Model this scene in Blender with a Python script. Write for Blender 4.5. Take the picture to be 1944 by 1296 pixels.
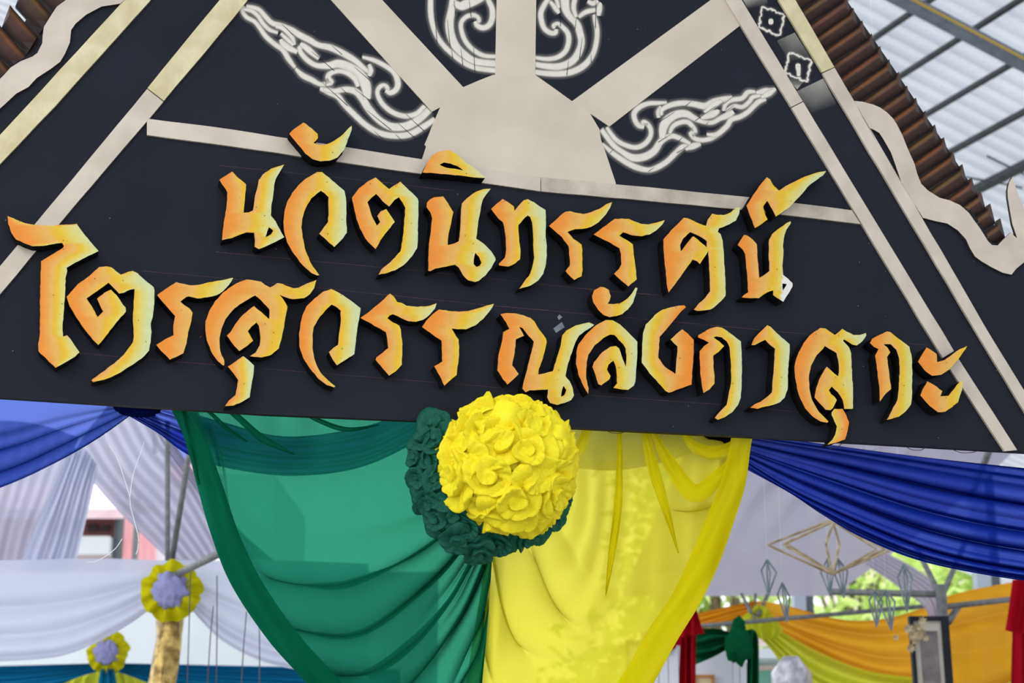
import bpy, math, random
from mathutils import Vector, noise, geometry

for _o in list(bpy.data.objects):
    bpy.data.objects.remove(_o, do_unlink=True)
scene = bpy.context.scene
COL = scene.collection
random.seed(7)

# ------------------------------------------------------------------ camera
FX = 3240.0                      # focal length in pixels of the 1944 px wide frame (60 mm lens)
PITCH = math.radians(15.0)
CAM = Vector((0.0, 0.0, 1.6))
FWD = Vector((0, math.cos(PITCH), math.sin(PITCH)))
RGT = Vector((1, 0, 0))
UPV = Vector((0, -math.sin(PITCH), math.cos(PITCH)))
cd = bpy.data.cameras.new('camera'); cam = bpy.data.objects.new('camera', cd); COL.objects.link(cam)
cd.sensor_width = 36.0; cd.lens = 60.0; cd.clip_end = 500
cam.location = CAM; cam.rotation_euler = (math.pi/2 + PITCH, 0, 0)
cd.dof.use_dof = True; cd.dof.focus_distance = 4.5; cd.dof.aperture_fstop = 4.5
scene.camera = cam

# ------------------------------------------------------------------ world and light
world = bpy.data.worlds.new('world'); scene.world = world; world.use_nodes = True
bg = world.node_tree.nodes['Background']
_w = world.node_tree
_g = _w.nodes.new('ShaderNodeTexCoord'); _s = _w.nodes.new('ShaderNodeSeparateXYZ'); _r = _w.nodes.new('ShaderNodeMapRange')
_r.inputs['From Min'].default_value = 0.0; _r.inputs['From Max'].default_value = 1.0; _r.inputs['To Min'].default_value = 1.5; _r.inputs['To Max'].default_value = 2.3
_w.links.new(_g.outputs['Generated'], _s.inputs[0]); _w.links.new(_s.outputs['Z'], _r.inputs['Value']); _w.links.new(_r.outputs[0], bg.inputs[1])
bg.inputs[0].default_value = (0.94, 0.965, 1.0, 1)           # overcast sky, brighter overhead than at the horizon
sl = bpy.data.lights.new('sun', 'SUN'); sun = bpy.data.objects.new('sun', sl); COL.objects.link(sun)
sl.energy = 1.5; sl.angle = math.radians(40); sl.color = (1.0, 0.97, 0.92)
sun.rotation_euler = (math.radians(48), 0, math.radians(-12))
scene.view_settings.view_transform = 'Standard'
scene.view_settings.look = 'None'
scene.view_settings.gamma = 1.0
scene.view_settings.use_curve_mapping = False
scene.view_settings.exposure = 0.36
scene.cycles.max_bounces = 7; scene.cycles.diffuse_bounces = 4

# ------------------------------------------------------------------ geometry helpers
def ray(x, y):
    return FWD + RGT*((x-972.0)/FX) + UPV*((648.0-y)/FX)
BA = math.radians(15.0)          # the board recedes to the right
BU = Vector((math.cos(BA), math.sin(BA), 0))
BN = Vector((math.sin(BA), -math.cos(BA), 0))      # towards the viewer's side
B0 = CAM + FWD*4.5
def bp(x, y, off=0.0):
    """photo position -> point of the board plane, shifted off metres to the front"""
    r = ray(x, y); o = B0 + BN*off
    return CAM + r*((o-CAM).dot(BN)/r.dot(BN))
def at(x, y, Y):
    """photo position -> point at depth Y"""
    r = ray(x, y)
    return CAM + r*(Y/r.y)
def lin(c):
    return tuple(((v/255.0)/12.92 if v/255.0 <= 0.04045 else ((v/255.0+0.055)/1.055)**2.4) for v in c)
def smooth(a, b, x):
    t = max(0.0, min(1.0, (x-a)/(b-a))); return t*t*(3-2*t)
def resample(pts, n):
    pts = [Vector(p) for p in pts]
    L = [0.0]
    for a, b in zip(pts, pts[1:]): L.append(L[-1]+(b-a).length)
    out = []; k = 0
    for i in range(n):
        d = L[-1]*i/(n-1)
        while k < len(pts)-2 and L[k+1] < d: k += 1
        f = (d-L[k])/max(1e-9, L[k+1]-L[k])
        out.append(pts[k].lerp(pts[k+1], f))
    return out
def catmull(pts, sub):
    """smooth curve through points of any dimension (tuples)"""
    n = len(pts); out = []
    for i in range(n-1):
        p0 = pts[max(0, i-1)]; p1 = pts[i]; p2 = pts[i+1]; p3 = pts[min(n-1, i+2)]
        for j in range(sub):
            t = j/sub
            out.append(tuple(0.5*(2*b+(c-a)*t+(2*a-5*b+4*c-d)*t*t+(3*b-a-3*c+d)*t**3) for a, b, c, d in zip(p0, p1, p2, p3)))
    out.append(tuple(pts[-1]))
    return out

def tag(o, label=None, cat=None, group=None, kind=None):
    if label: o['label'] = label
    if cat: o['category'] = cat
    if group: o['group'] = group
    if kind: o['kind'] = kind
    return o
WLOC = {}
def empty(name, loc, label=None, cat=None, group=None, kind=None):
    o = bpy.data.objects.new(name, None); COL.objects.link(o)
    o.empty_display_size = 0.05
    o.location = loc; WLOC[o.name] = Vector(loc)
    return tag(o, label, cat, group, kind)
def mk(name, verts, faces, mats, parent=None, fmat=None, sm=False, colors=None, alpha=None):
    """link a mesh given in world coordinates; its origin is its own centre"""
    verts = [Vector(v) for v in verts]
    lo = Vector((min(v.x for v in verts), min(v.y for v in verts), min(v.z for v in verts)))
    hi = Vector((max(v.x for v in verts), max(v.y for v in verts), max(v.z for v in verts)))
    c = (lo+hi)/2
    me = bpy.data.meshes.new(name)
    me.from_pydata([v-c for v in verts], [], faces)
    if not isinstance(mats, (list, tuple)): mats = [mats]
    for m in mats: me.materials.append(m)
    if fmat: me.polygons.foreach_set('material_index', fmat)
    if sm: me.polygons.foreach_set('use_smooth', [True]*len(me.polygons))
    if colors:
        at_ = me.attributes.new('paint', 'FLOAT_COLOR', 'POINT')
        flat = []
        for k in colors: flat += [k[0], k[1], k[2], k[3] if len(k) > 3 else 1.0]
        at_.data.foreach_set('color', flat)
    me.update()
    o = bpy.data.objects.new(name, me); COL.objects.link(o)
    WLOC[o.name] = c
    if parent:
        o.parent = parent; o.location = c - WLOC[parent.name]
    else:
        o.location = c
    return o

def in_poly(x, y, polys):
    r = False
    for P in polys:
        n = len(P); j = n-1
        for i in range(n):
            xi, yi = P[i]; xj, yj = P[j]
            if (yi > y) != (yj > y) and x < (xj-xi)*(y-yi)/(yj-yi)+xi: r = not r
            j = i
    return r
def dens(P, step, jit=0.0, rnd=random):
    out = []
    n = len(P)
    for i in range(n):
        a = P[i]; b = P[(i+1) % n]
        d = math.hypot(b[0]-a[0], b[1]-a[1]); k = max(1, int(d/step))
        for j in range(k):
            t = j/k
            q = (a[0]+(b[0]-a[0])*t, a[1]+(b[1]-a[1])*t)
            if jit and j: q = (q[0]+rnd.uniform(-jit, jit), q[1]+rnd.uniform(-jit, jit))
            out.append(q)
    return out
def fill2d(loops, grid=None):
    """triangulate outline + holes (photo units); optional inner grid points"""
    pts = []; edges = []
    for L in loops:
        b = len(pts); pts += [Vector(p) for p in L]
        edges += [(b+i, b+(i+1) % len(L)) for i in range(len(L))]
    nb = len(pts)
    if grid:
        xs = [p.x for p in pts]; ys = [p.y for p in pts]
        y = min(ys)+grid/2; row = 0
        while y < max(ys):
            x = min(xs)+grid/2*(1+row % 2)
            while x < max(xs):
                if in_poly(x, y, loops) and min((p.x-x)**2+(p.y-y)**2 for p in pts[:nb]) > (grid*0.45)**2:
                    pts.append(Vector((x, y)))
                x += grid
            y += grid*0.87; row += 1
    v, e, f, ov, oe, of = geometry.delaunay_2d_cdt(pts, edges, [], 0, 1e-4)
    tri = []
    for t in f:
        cx = sum(v[i].x for i in t)/len(t); cy = sum(v[i].y for i in t)/len(t)
        if in_poly(cx, cy, loops): tri.append(list(t))
    return v, tri
def plate(name, loops, off, thick, mats, parent, grid=None, color_fn=None, proj=bp):
    """a sawn board: front at off, straight sides, thick metres deep; mats = front, side"""
    v, tri = fill2d(loops, grid)
    used = sorted({i for t in tri for i in t}); mp = {k: i for i, k in enumerate(used)}
    P2 = [v[k] for k in used]
    F = [proj(p.x, p.y, off) for p in P2]
    Bk = [p - BN*thick for p in F]
    faces = []; fm = []; ec = {}
    for t in tri:
        t = [mp[i] for i in t]
        a = sum((P2[t[i]].x*P2[t[(i+1) % len(t)]].y-P2[t[(i+1) % len(t)]].x*P2[t[i]].y) for i in range(len(t)))
        if a > 0: t = t[::-1]
        faces.append(t); fm.append(0)
        for i in range(len(t)): ec[(t[i], t[(i+1) % len(t)])] = 1
    n = len(F)
    for (a, b) in list(ec):
        if (b, a) not in ec:
            faces.append([b, a, a+n, b+n]); fm.append(1)
    for t in faces[:len(tri)]:
        pass
    nf = len(tri)
    for t in faces[:nf]:
        faces.append([i+n for i in t[::-1]]); fm.append(1)
    cols = None
    if color_fn: cols = [color_fn(p.x, p.y) for p in P2]*2
    return mk(name, F+Bk, faces, mats, parent, fm, colors=cols)
def tube(name, pts, r, mat, parent=None, n=8, closed=False, sm=True):
    pts = [Vector(p) for p in pts]; V = []; Fc = []
    m = len(pts)
    rr = r if isinstance(r, (list, tuple)) else [r]*m
    for i, p in enumerate(pts):
        if closed: d = pts[(i+1) % m]-pts[i-1]
        else: d = pts[min(m-1, i+1)]-pts[max(0, i-1)]
        d.normalize()
        a = d.cross(Vector((0, 0, 1)))
        if a.length < 1e-3: a = d.cross(Vector((1, 0, 0)))
        a.normalize(); b = d.cross(a)
        for k in range(n):
            w = 2*math.pi*k/n
            V.append(p+a*(math.cos(w)*rr[i])+b*(math.sin(w)*rr[i]))
    last = m if closed else m-1
    for i in range(last):
        for k in range(n):
            j = (i+1) % m
            Fc.append([i*n+k, i*n+(k+1) % n, j*n+(k+1) % n, j*n+k])
    if not closed:
        Fc.append(list(range(n))[::-1]); Fc.append([(m-1)*n+k for k in range(n)])
    return mk(name, V, Fc, mat, parent, sm=sm)
def box(name, lo, hi, mat, parent=None):
    x0, y0, z0 = lo; x1, y1, z1 = hi
    V = [(x0, y0, z0), (x1, y0, z0), (x1, y1, z0), (x0, y1, z0), (x0, y0, z1), (x1, y0, z1), (x1, y1, z1), (x0, y1, z1)]
    Fc = [(0, 3, 2, 1), (4, 5, 6, 7), (0, 1, 5, 4), (1, 2, 6, 5), (2, 3, 7, 6), (3, 0, 4, 7)]
    return mk(name, V, Fc, mat, parent)
def loft(guides, ns):
    """smooth surface through guide polylines; returns f(j, t) -> photo point"""
    G = [[tuple(q) for q in resample([Vector((p[0], p[1], 0)) for p in catmull(g, 8)], ns)] for g in guides]
    m = len(G)
    def f(j, t):
        t = max(0.0, min(1.0, t))*(m-1); k = min(m-2, int(t)); f_ = t-k
        p = [G[max(0, min(m-1, k+q))][j] for q in (-1, 0, 1, 2)]
        return tuple(0.5*(2*p[1][c]+(p[2][c]-p[0][c])*f_+(2*p[0][c]-5*p[1][c]+4*p[2][c]-p[3][c])*f_*f_+(3*p[1][c]-p[0][c]-3*p[2][c]+p[3][c])*f_**3) for c in (0, 1))
    return f
def cloth(name, guides, mat, depth, fold, ns=90, nt=60, parent=None, board=True, gather=None):
    """hanging cloth: guides run across it from top to bottom; fold(s, t) = metres towards the viewer;
    gather(s, t) slides the cloth along t so that pleats can overlap"""
    fn = loft(guides, ns); V = []; Fc = []
    for i in range(nt):
        t = i/(nt-1)
        for j in range(ns):
            s = j/(ns-1); d = fold(s, t)
            x, y = fn(j, t+(gather(s, t) if gather else 0.0))
            if board: V.append(bp(x, y, depth+d))
            else: V.append(at(x, y, depth-d))
    for i in range(nt-1):
        for j in range(ns-1):
            a = i*ns+j; Fc.append([a, a+ns, a+ns+1, a+1])
    return mk(name, V, Fc, mat, parent, sm=True)

# ------------------------------------------------------------------ materials
MATS = {}
def nmat(name):
    m = bpy.data.materials.new(name); m.use_nodes = True
    nt = m.node_tree; nt.nodes.clear()
    MATS[name] = m
    return m, nt, nt.nodes.new('ShaderNodeOutputMaterial')
def N(nt, t, **kw):
    n = nt.nodes.new(t)
    for k, v in kw.items():
        if k.startswith('i_'): n.inputs[k[2:].replace('_', ' ')].default_value = v
        else: setattr(n, k, v)
    return n
def L(nt, a, b): nt.links.new(a, b)
def paint(name, c1, c2=None, scale=12.0, rough=0.55, metal=0.0, bump=0.0, stretch=(1, 1, 1), detail=6.0, lo=0.35, hi=0.65, spec=0.5, bscale=None):
    """two-tone noisy painted surface"""
    m, nt, out = nmat(name)
    b = N(nt, 'ShaderNodeBsdfPrincipled'); b.inputs['Roughness'].default_value = rough; b.inputs['Metallic'].default_value = metal
    b.inputs['Specular IOR Level'].default_value = spec
    tc = N(nt, 'ShaderNodeTexCoord'); mp = N(nt, 'ShaderNodeMapping'); mp.inputs['Scale'].default_value = stretch
    L(nt, tc.outputs['Object'], mp.inputs['Vector'])
    nz = N(nt, 'ShaderNodeTexNoise'); nz.inputs['Scale'].default_value = scale; nz.inputs['Detail'].default_value = detail
    L(nt, mp.outputs['Vector'], nz.inputs['Vector'])
    cr = N(nt, 'ShaderNodeValToRGB'); cr.color_ramp.elements[0].position = lo; cr.color_ramp.elements[1].position = hi
    cr.color_ramp.elements[0].color = (*lin(c1), 1); cr.color_ramp.elements[1].color = (*lin(c2 or c1), 1)
    L(nt, nz.outputs['Fac'], cr.inputs['Fac']); L(nt, cr.outputs['Color'], b.inputs['Base Color'])
    if bump:
        bm = N(nt, 'ShaderNodeBump'); bm.inputs['Strength'].default_value = bump; bm.inputs['Distance'].default_value = 0.004
        if bscale:
            nz2 = N(nt, 'ShaderNodeTexNoise'); nz2.inputs['Scale'].default_value = bscale; nz2.inputs['Detail'].default_value = 4
            L(nt, mp.outputs['Vector'], nz2.inputs['Vector']); L(nt, nz2.outputs['Fac'], bm.inputs['Height'])
        else: L(nt, nz.outputs['Fac'], bm.inputs['Height'])
        L(nt, bm.outputs['Normal'], b.inputs['Normal'])
    L(nt, b.outputs['BSDF'], out.inputs['Surface'])
    return m
def fabric(name, c, trans=0.45, clear=0.12, tcol=None, bump=0.25, weave=900.0, rough=0.8, deep=0.6, tint=0.05):
    """thin cloth: diffuse face, light passing through, open weave that closes up where the cloth is seen edge-on"""
    m, nt, out = nmat(name)
    d = N(nt, 'ShaderNodeBsdfDiffuse'); t = N(nt, 'ShaderNodeBsdfTranslucent'); tr = N(nt, 'ShaderNodeBsdfTransparent')
    tc = N(nt, 'ShaderNodeTexCoord')
    nz_ = N(nt, 'ShaderNodeTexNoise'); nz_.inputs['Scale'].default_value = 7; nz_.inputs['Detail'].default_value = 5
    L(nt, tc.outputs['Object'], nz_.inputs['Vector'])
    mx = N(nt, 'ShaderNodeMix', data_type='RGBA')
    cl = lin(c)
    mx.inputs[6].default_value = (cl[0]*0.9, cl[1]*0.9, cl[2]*0.9, 1); mx.inputs[7].default_value = (min(1, cl[0]*1.08), min(1, cl[1]*1.08), min(1, cl[2]*1.08), 1)
    L(nt, nz_.outputs['Fac'], mx.inputs[0])
    L(nt, mx.outputs[2], d.inputs['Color'])
    lw = N(nt, 'ShaderNodeLayerWeight'); lw.inputs['Blend'].default_value = 0.5
    tl = lin(tcol or c)
    mt = N(nt, 'ShaderNodeMix', data_type='RGBA')
    mt.inputs[6].default_value = (*tl, 1); mt.inputs[7].default_value = (tl[0]*(1-deep)*cl[0]**0.3, tl[1]*(1-deep)*cl[1]**0.3, tl[2]*(1-deep)*cl[2]**0.3, 1)
    L(nt, lw.outputs['Facing'], mt.inputs[0]); L(nt, mt.outputs[2], t.inputs['Color'])
    nb = N(nt, 'ShaderNodeTexNoise'); nb.inputs['Scale'].default_value = weave*0.2; nb.inputs['Detail'].default_value = 3
    L(nt, tc.outputs['Object'], nb.inputs['Vector'])
    bm = N(nt, 'ShaderNodeBump'); bm.inputs['Strength'].default_value = bump; bm.inputs['Distance'].default_value = 0.002
    L(nt, nb.outputs['Fac'], bm.inputs['Height']); L(nt, bm.outputs['Normal'], d.inputs['Normal'])
    m1 = N(nt, 'ShaderNodeMixShader'); m1.inputs[0].default_value = trans
    L(nt, d.outputs[0], m1.inputs[1]); L(nt, t.outputs[0], m1.inputs[2])
    sh = m1
    if clear > 0:
        tr.inputs['Color'].default_value = (min(1, tl[0]*1.1+tint), min(1, tl[1]*1.1+tint), min(1, tl[2]*1.1+tint), 1)
        iv = N(nt, 'ShaderNodeMapRange'); iv.inputs['From Min'].default_value = 0.1; iv.inputs['From Max'].default_value = 0.75
        iv.inputs['To Min'].default_value = clear; iv.inputs['To Max'].default_value = 0.0
        L(nt, lw.outputs['Facing'], iv.inputs['Value'])
        m2 = N(nt, 'ShaderNodeMixShader'); L(nt, iv.outputs[0], m2.inputs[0])
        L(nt, m1.outputs[0], m2.inputs[1]); L(nt, tr.outputs[0], m2.inputs[2]); sh = m2
    L(nt, sh.outputs[0], out.inputs['Surface'])
    return m

def board_material():
    m, nt, out = nmat('black_board_paint')
    b = N(nt, 'ShaderNodeBsdfPrincipled'); b.inputs['Roughness'].default_value = 0.6; b.inputs['Specular IOR Level'].default_value = 0.12
    tc = N(nt, 'ShaderNodeTexCoord')
    nz = N(nt, 'ShaderNodeTexNoise'); nz.inputs['Scale'].default_value = 3; nz.inputs['Detail'].default_value = 8
    L(nt, tc.outputs['Object'], nz.inputs['Vector'])
    cr = N(nt, 'ShaderNodeValToRGB'); cr.color_ramp.elements[0].color = (*lin((25, 29, 37)), 1); cr.color_ramp.elements[1].color = (*lin((33, 36, 46)), 1)
    cr.color_ramp.elements[0].position = 0.3; cr.color_ramp.elements[1].position = 0.7
    L(nt, nz.outputs['Fac'], cr.inputs['Fac'])
    # chips and dust specks
    vo = N(nt, 'ShaderNodeTexVoronoi'); vo.inputs['Scale'].default_value = 26
    L(nt, tc.outputs['Object'], vo.inputs['Vector'])
    n2 = N(nt, 'ShaderNodeTexNoise'); n2.inputs['Scale'].default_value = 5; L(nt, tc.outputs['Object'], n2.inputs['Vector'])
    lt = N(nt, 'ShaderNodeMath', operation='LESS_THAN'); lt.inputs[1].default_value = 0.045
    L(nt, vo.outputs['Distance'], lt.inputs[0])
    gt = N(nt, 'ShaderNodeMath', operation='GREATER_THAN'); gt.inputs[1].default_value = 0.55
    L(nt, n2.outputs['Fac'], gt.inputs[0])
    mu = N(nt, 'ShaderNodeMath', operation='MULTIPLY'); L(nt, lt.outputs[0], mu.inputs[0]); L(nt, gt.outputs[0], mu.inputs[1])
    mu2 = N(nt, 'ShaderNodeMath', operation='MULTIPLY'); mu2.inputs[1].default_value = 0.5; L(nt, mu.outputs[0], mu2.inputs[0])
    mx = N(nt, 'ShaderNodeMix', data_type='RGBA'); mx.inputs[7].default_value = (*lin((150, 150, 150)), 1)
    L(nt, mu2.outputs[0], mx.inputs[0]); L(nt, cr.outputs['Color'], mx.inputs[6])
    L(nt, mx.outputs[2], b.inputs['Base Color'])
    bm = N(nt, 'ShaderNodeBump'); bm.inputs['Strength'].default_value = 0.15; bm.inputs['Distance'].default_value = 0.002
    n3 = N(nt, 'ShaderNodeTexNoise'); n3.inputs['Scale'].default_value = 240; L(nt, tc.outputs['Object'], n3.inputs['Vector'])
    L(nt, n3.outputs['Fac'], bm.inputs['Height']); L(nt, bm.outputs['Normal'], b.inputs['Normal'])
    L(nt, b.outputs[0], out.inputs[0])
    return m
def attr_paint(name, rough=0.6, bump=0.3, alpha=False, mottled=0.12, nscale=60, chips=False):
    """colour brushed on by hand, on the fins also painted shading, carried by the 'paint' attribute; its alpha is how much paint lies there"""
    m, nt, out = nmat(name)
    b = N(nt, 'ShaderNodeBsdfPrincipled'); b.inputs['Roughness'].default_value = rough; b.inputs['Specular IOR Level'].default_value = 0.3
    a = N(nt, 'ShaderNodeAttribute'); a.attribute_name = 'paint'
    tc = N(nt, 'ShaderNodeTexCoord')
    nz = N(nt, 'ShaderNodeTexNoise'); nz.inputs['Scale'].default_value = nscale; nz.inputs['Detail'].default_value = 6
    L(nt, tc.outputs['Object'], nz.inputs['Vector'])
    mr = N(nt, 'ShaderNodeMapRange'); mr.inputs['From Min'].default_value = 0.3; mr.inputs['From Max'].default_value = 0.7
    mr.inputs['To Min'].default_value = 1-mottled; mr.inputs['To Max'].default_value = 1+mottled
    L(nt, nz.outputs['Fac'], mr.inputs['Value'])
    vm = N(nt, 'ShaderNodeVectorMath', operation='SCALE'); L(nt, a.outputs['Color'], vm.inputs[0]); L(nt, mr.outputs[0], vm.inputs['Scale'])
    csrc = vm.outputs[0]
    if chips:                                              # small dark chips and pin holes in the paint
        vo = N(nt, 'ShaderNodeTexVoronoi'); vo.inputs['Scale'].default_value = 55; L(nt, tc.outputs['Object'], vo.inputs['Vector'])
        lt = N(nt, 'ShaderNodeMath', operation='LESS_THAN'); lt.inputs[1].default_value = 0.11; L(nt, vo.outputs['Distance'], lt.inputs[0])
        n5 = N(nt, 'ShaderNodeTexNoise'); n5.inputs['Scale'].default_value = 18; L(nt, tc.outputs['Object'], n5.inputs['Vector'])
        gt = N(nt, 'ShaderNodeMath', operation='GREATER_THAN'); gt.inputs[1].default_value = 0.53; L(nt, n5.outputs['Fac'], gt.inputs[0])
        mu = N(nt, 'ShaderNodeMath', operation='MULTIPLY'); L(nt, lt.outputs[0], mu.inputs[0]); L(nt, gt.outputs[0], mu.inputs[1])
        mu2 = N(nt, 'ShaderNodeMath', operation='MULTIPLY'); mu2.inputs[1].default_value = 0.6; L(nt, mu.outputs[0], mu2.inputs[0])
        mx = N(nt, 'ShaderNodeMix', data_type='RGBA'); mx.inputs[7].default_value = (*lin((60, 44, 30)), 1)
        L(nt, mu2.outputs[0], mx.inputs[0]); L(nt, csrc, mx.inputs[6]); csrc = mx.outputs[2]
    L(nt, csrc, b.inputs['Base Color'])
    bm = N(nt, 'ShaderNodeBump'); bm.inputs['Strength'].default_value = bump; bm.inputs['Distance'].default_value = 0.002
    L(nt, nz.outputs['Fac'], bm.inputs['Height']); L(nt, bm.outputs['Normal'], b.inputs['Normal'])
    if alpha:
        L(nt, a.outputs['Alpha'], b.inputs['Alpha'])
    L(nt, b.outputs[0], out.inputs[0])
    return m

M_BOARD = board_material()
M_EDGE = paint('board_edge', (24, 20, 20), (44, 34, 30), 40, 0.8)
M_SILVER = paint('silver_paint', (190, 178, 164), (208, 196, 182), 9, 0.5, 0.12, 0.12, spec=0.4, bscale=90)
M_SILVER2 = paint('silver_paint_worn', (168, 158, 144), (200, 188, 172), 14, 0.42, 0.15, 0.3, spec=0.5, bscale=120)
M_GOLDW = paint('pale_gold_paint', (196, 184, 142), (216, 206, 168), 16, 0.5, 0.12, 0.25, spec=0.4, bscale=70)
M_SUN = paint('cream_silver_paint', (194, 183, 166), (208, 197, 180), 5, 0.6, 0.05, 0.06, spec=0.3, bscale=200)
M_LETTER = attr_paint('brushed_letter_paint', 0.65, 0.15, mottled=0.045, chips=True)
M_FOAM = paint('black_foam_side', (14, 14, 16), (24, 23, 25), 60, 0.95, spec=0.1)
M_STENCIL = attr_paint('sprayed_stencil_paint', 0.6, 0.1, alpha=True, mottled=0.04)
M_FIN = attr_paint('brown_fin_paint_shading', 0.6, 0.3, mottled=0.3, nscale=25)  # brown paint with highlight and shade painted into its vertex colours

# ================================================================== the setting
M_FLOOR = paint('concrete_floor', (150, 148, 142), (172, 170, 164), 1.2, 0.8)
fl = mk('floor', [(-30, -12, 0), (30, -12, 0), (30, 60, 0), (-30, 60, 0)], [(0, 1, 2, 3)], M_FLOOR)
tag(fl, 'plain grey concrete floor of the hall', None, kind='structure')

# ================================================================== the signboard
# outlines measured in enlarged views of the photograph: key = (left, top, enlargement)
CROP = dict(A=(400, 220, 6.48), B=(400, 370, 6.48), C=(650, 270, 6.48), D=(650, 370, 6.48), E=(900, 350, 6.48), F=(1030, 370, 6.48),
            G=(1240, 400, 6.48), H=(1340, 310, 6.48), I=(0, 400, 6.48), J=(30, 540, 6.48), K=(280, 510, 6.48), L=(380, 580, 6.48),
            M=(540, 540, 6.48), N=(670, 550, 6.48), O=(930, 570, 6.48), P=(1060, 520, 6.48), Q=(1060, 580, 6.48), R=(1210, 570, 6.48),
            S=(1290, 600, 6.48), T=(1430, 600, 6.48), U=(1490, 650, 6.48), V=(1620, 610, 6.48),
            a=(440, 0, 4.6286), b=(800, 0, 5.4), c=(1120, 140, 5.4), d=(1370, 0, 6.48), e=(0, 0, 6.48), f=(1584, 180, 5.4), g=(1644, 360, 6.48))
def tr(spec):
    out = []; k = None
    for w in spec.split():
        if ',' not in w: k = CROP[w]; continue
        q = [float(z) for z in w.split(',')]
        out.append((k[0]+q[0]/k[2], k[1]+q[1]/k[2]) + tuple(z/k[2] for z in q[2:]))
    return out

sign = empty('gable_signboard', bp(972, 805, 0), 'black gable-shaped signboard with orange Thai letters and silver strips', 'sign')

panel = [(-190, 742), (500, 786), (972, 806), (1500, 833), (2110, 868), (2110, 520), (1990, 500), (1935, 440), (1912, 448), (1893, 464), (1880, 458), (1862, 425),
         (1842, 398), (1800, 384), (1752, 365), (1735, 330), (1712, 270), (1690, 222), (1655, 198), (1620, 188), (1540, 60), (1440, -130), (1000, -800), (900, -800),
         (330, -190), (200, -70), (120, 2), (100, 20), (84, 48), (76, 78), (66, 98), (30, 118), (8, 140), (-60, 190), (-190, 330)]
plate('panel', [panel], 0.0, 0.022, [M_BOARD, M_EDGE], sign, grid=160)

# silver sunburst
def flat(name, pts, off, th, m, lab=None):
    o = plate(name, [pts], off, th, [m, m], sign)
    if lab: o['label'] = lab
    return o
flat('sunburst_spoke', [(545, -94), (590, -146), (722, -4), (880, 166), (860, 190), (820, 212), (625, -4)], 0.0030, 0.003, M_SUN)
flat('sunburst_spoke', [(943, -300), (1019, -300), (1018, 0), (1016, 150), (940, 150), (943, 0)], 0.0030, 0.003, M_SUN)
flat('sunburst_spoke', [(1349, 0), (1376, -20), (1412, 43), (1403, 50), (1157, 240), (1120, 215), (1086, 192)], 0.0030, 0.003, M_SUN)

flat('sunburst_hub', [(800, 306), (803, 297), (809, 278), (806, 274), (813, 258), (820, 240), (835, 205), (855, 180), (880, 165), (908, 153), (936, 142), (1016, 142), (1050, 166), (1086, 192),
      (1120, 215), (1138, 245), (1141, 265), (1150, 290), (1169, 347), (1170, 360), (1000, 340)], 0.0036, 0.0036, M_SUN, 'cream half disc at the centre of the sunburst')

# wooden strips
def strip(pts, m, off=0.008, th=0.008, lab=None):
    o = plate('trim_strip', [dens(pts, 40, 0.5)], off, th, [m, m], sign)
    if lab: o['label'] = lab
strip([(236, 0), (286, 0), (106, 200), (0, 311), (-90, 405), (-90, 352), (0, 256), (52, 200)], M_GOLDW, lab='pale gold outer strip on the left slope')
strip([(900, -640), (930, -640), (286, -1), (236, -1)], M_GOLDW)
strip([(417, 0), (470, 0), (390, 98), (311, 191), (280, 167)], M_GOLDW, lab='pale gold inner strip on the left slope')
strip([(905, -560), (935, -560), (470, -1), (417, -1)], M_GOLDW)
strip([(279, 169), (310, 193), (150, 380), (0, 558), (-110, 688), (-110, 636), (0, 505), (140, 337)], M_SILVER)
strip([(279, 225), (400, 240), (650, 278), (800, 302), (1026, 336), (1026, 363), (795, 329), (650, 308), (400, 272), (279, 256)], M_SILVER, 0.0075)
strip([(1027.5, 336), (1230, 355), (1420, 374), (1617, 399), (1634, 425), (1402, 397), (1230, 381), (1027.5, 363)], M_SILVER2, 0.0075)
strip([(1377, 0), (1408, 0), (1524, 192), (1502, 203)], M_SILVER)
strip([(968, -560), (998, -560), (1408, -1), (1377, -1)], M_SILVER)
strip([(1503, 204.5), (1525, 193.5), (1811, 666), (1790, 679)], M_SILVER)
strip([(1793, 684), (1816, 675), (1931, 854), (1907, 856)], M_SILVER)
strip([(1478, 0), (1510, 0), (1584, 127), (1561, 137)], M_GOLDW, lab='pale gold outer strip on the right slope')
strip([(985, -690), (1012, -690), (1510, -1), (1478, -1)], M_GOLDW)
strip([(1561.5, 139), (1584.5, 128.5), (1887, 648), (2010, 848), (1992, 858), (1864, 648)], M_SILVER, 0.0095)

# naga edges of the gable
naga_o = tr('f 205,62 290,70 400,100 470,130 540,180 600,240 640,300 700,420 760,570 820,700 850,810 890,910 960,980 1080,1055 1180,1080 1290,1130 1380,1210 1440,1296 '
            'g 1280,310 1400,470 1500,630 1550,680 1620,685 1700,600 1780,525 1860,600 1800,420 1770,250 1745,100 f 1775,980 1790,900 1830,835 1860,950 1900,1060 1944,1160')
naga_o += [(2000, 460), (2010, 520)] + tr('g 2080,830 1944,893 1850,970 1790,1045 1680,1020 1550,955 1420,880 1340,820 1280,720 1230,610 1130,500 1000,415 850,385 700,345') + [(1700, 330), (1640, 228)]
naga_h = tr('f 365,340 410,360 460,390 500,450 540,520 580,590 620,700 690,905 600,760 500,600 430,470')
o = plate('naga_edge', [naga_o, naga_h], 0.0095, 0.010, [M_SILVER, M_EDGE], sign); o['label'] = 'wavy silver naga edge on the right slope'
naga_l = tr('e 810,0 700,80 640,170 540,330 525,440 520,530 460,650 400,695 250,755 130,830 60,910 0,970 -300,1190 -620,1500 -620,1850 -300,1560 -100,1420 50,1290 200,1150 350,1070 450,960 620,850 740,760 800,660 860,520 875,370 930,290 1060,180 1250,80 1480,45 1560,-30 1700,-260 1300,-300')
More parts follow.
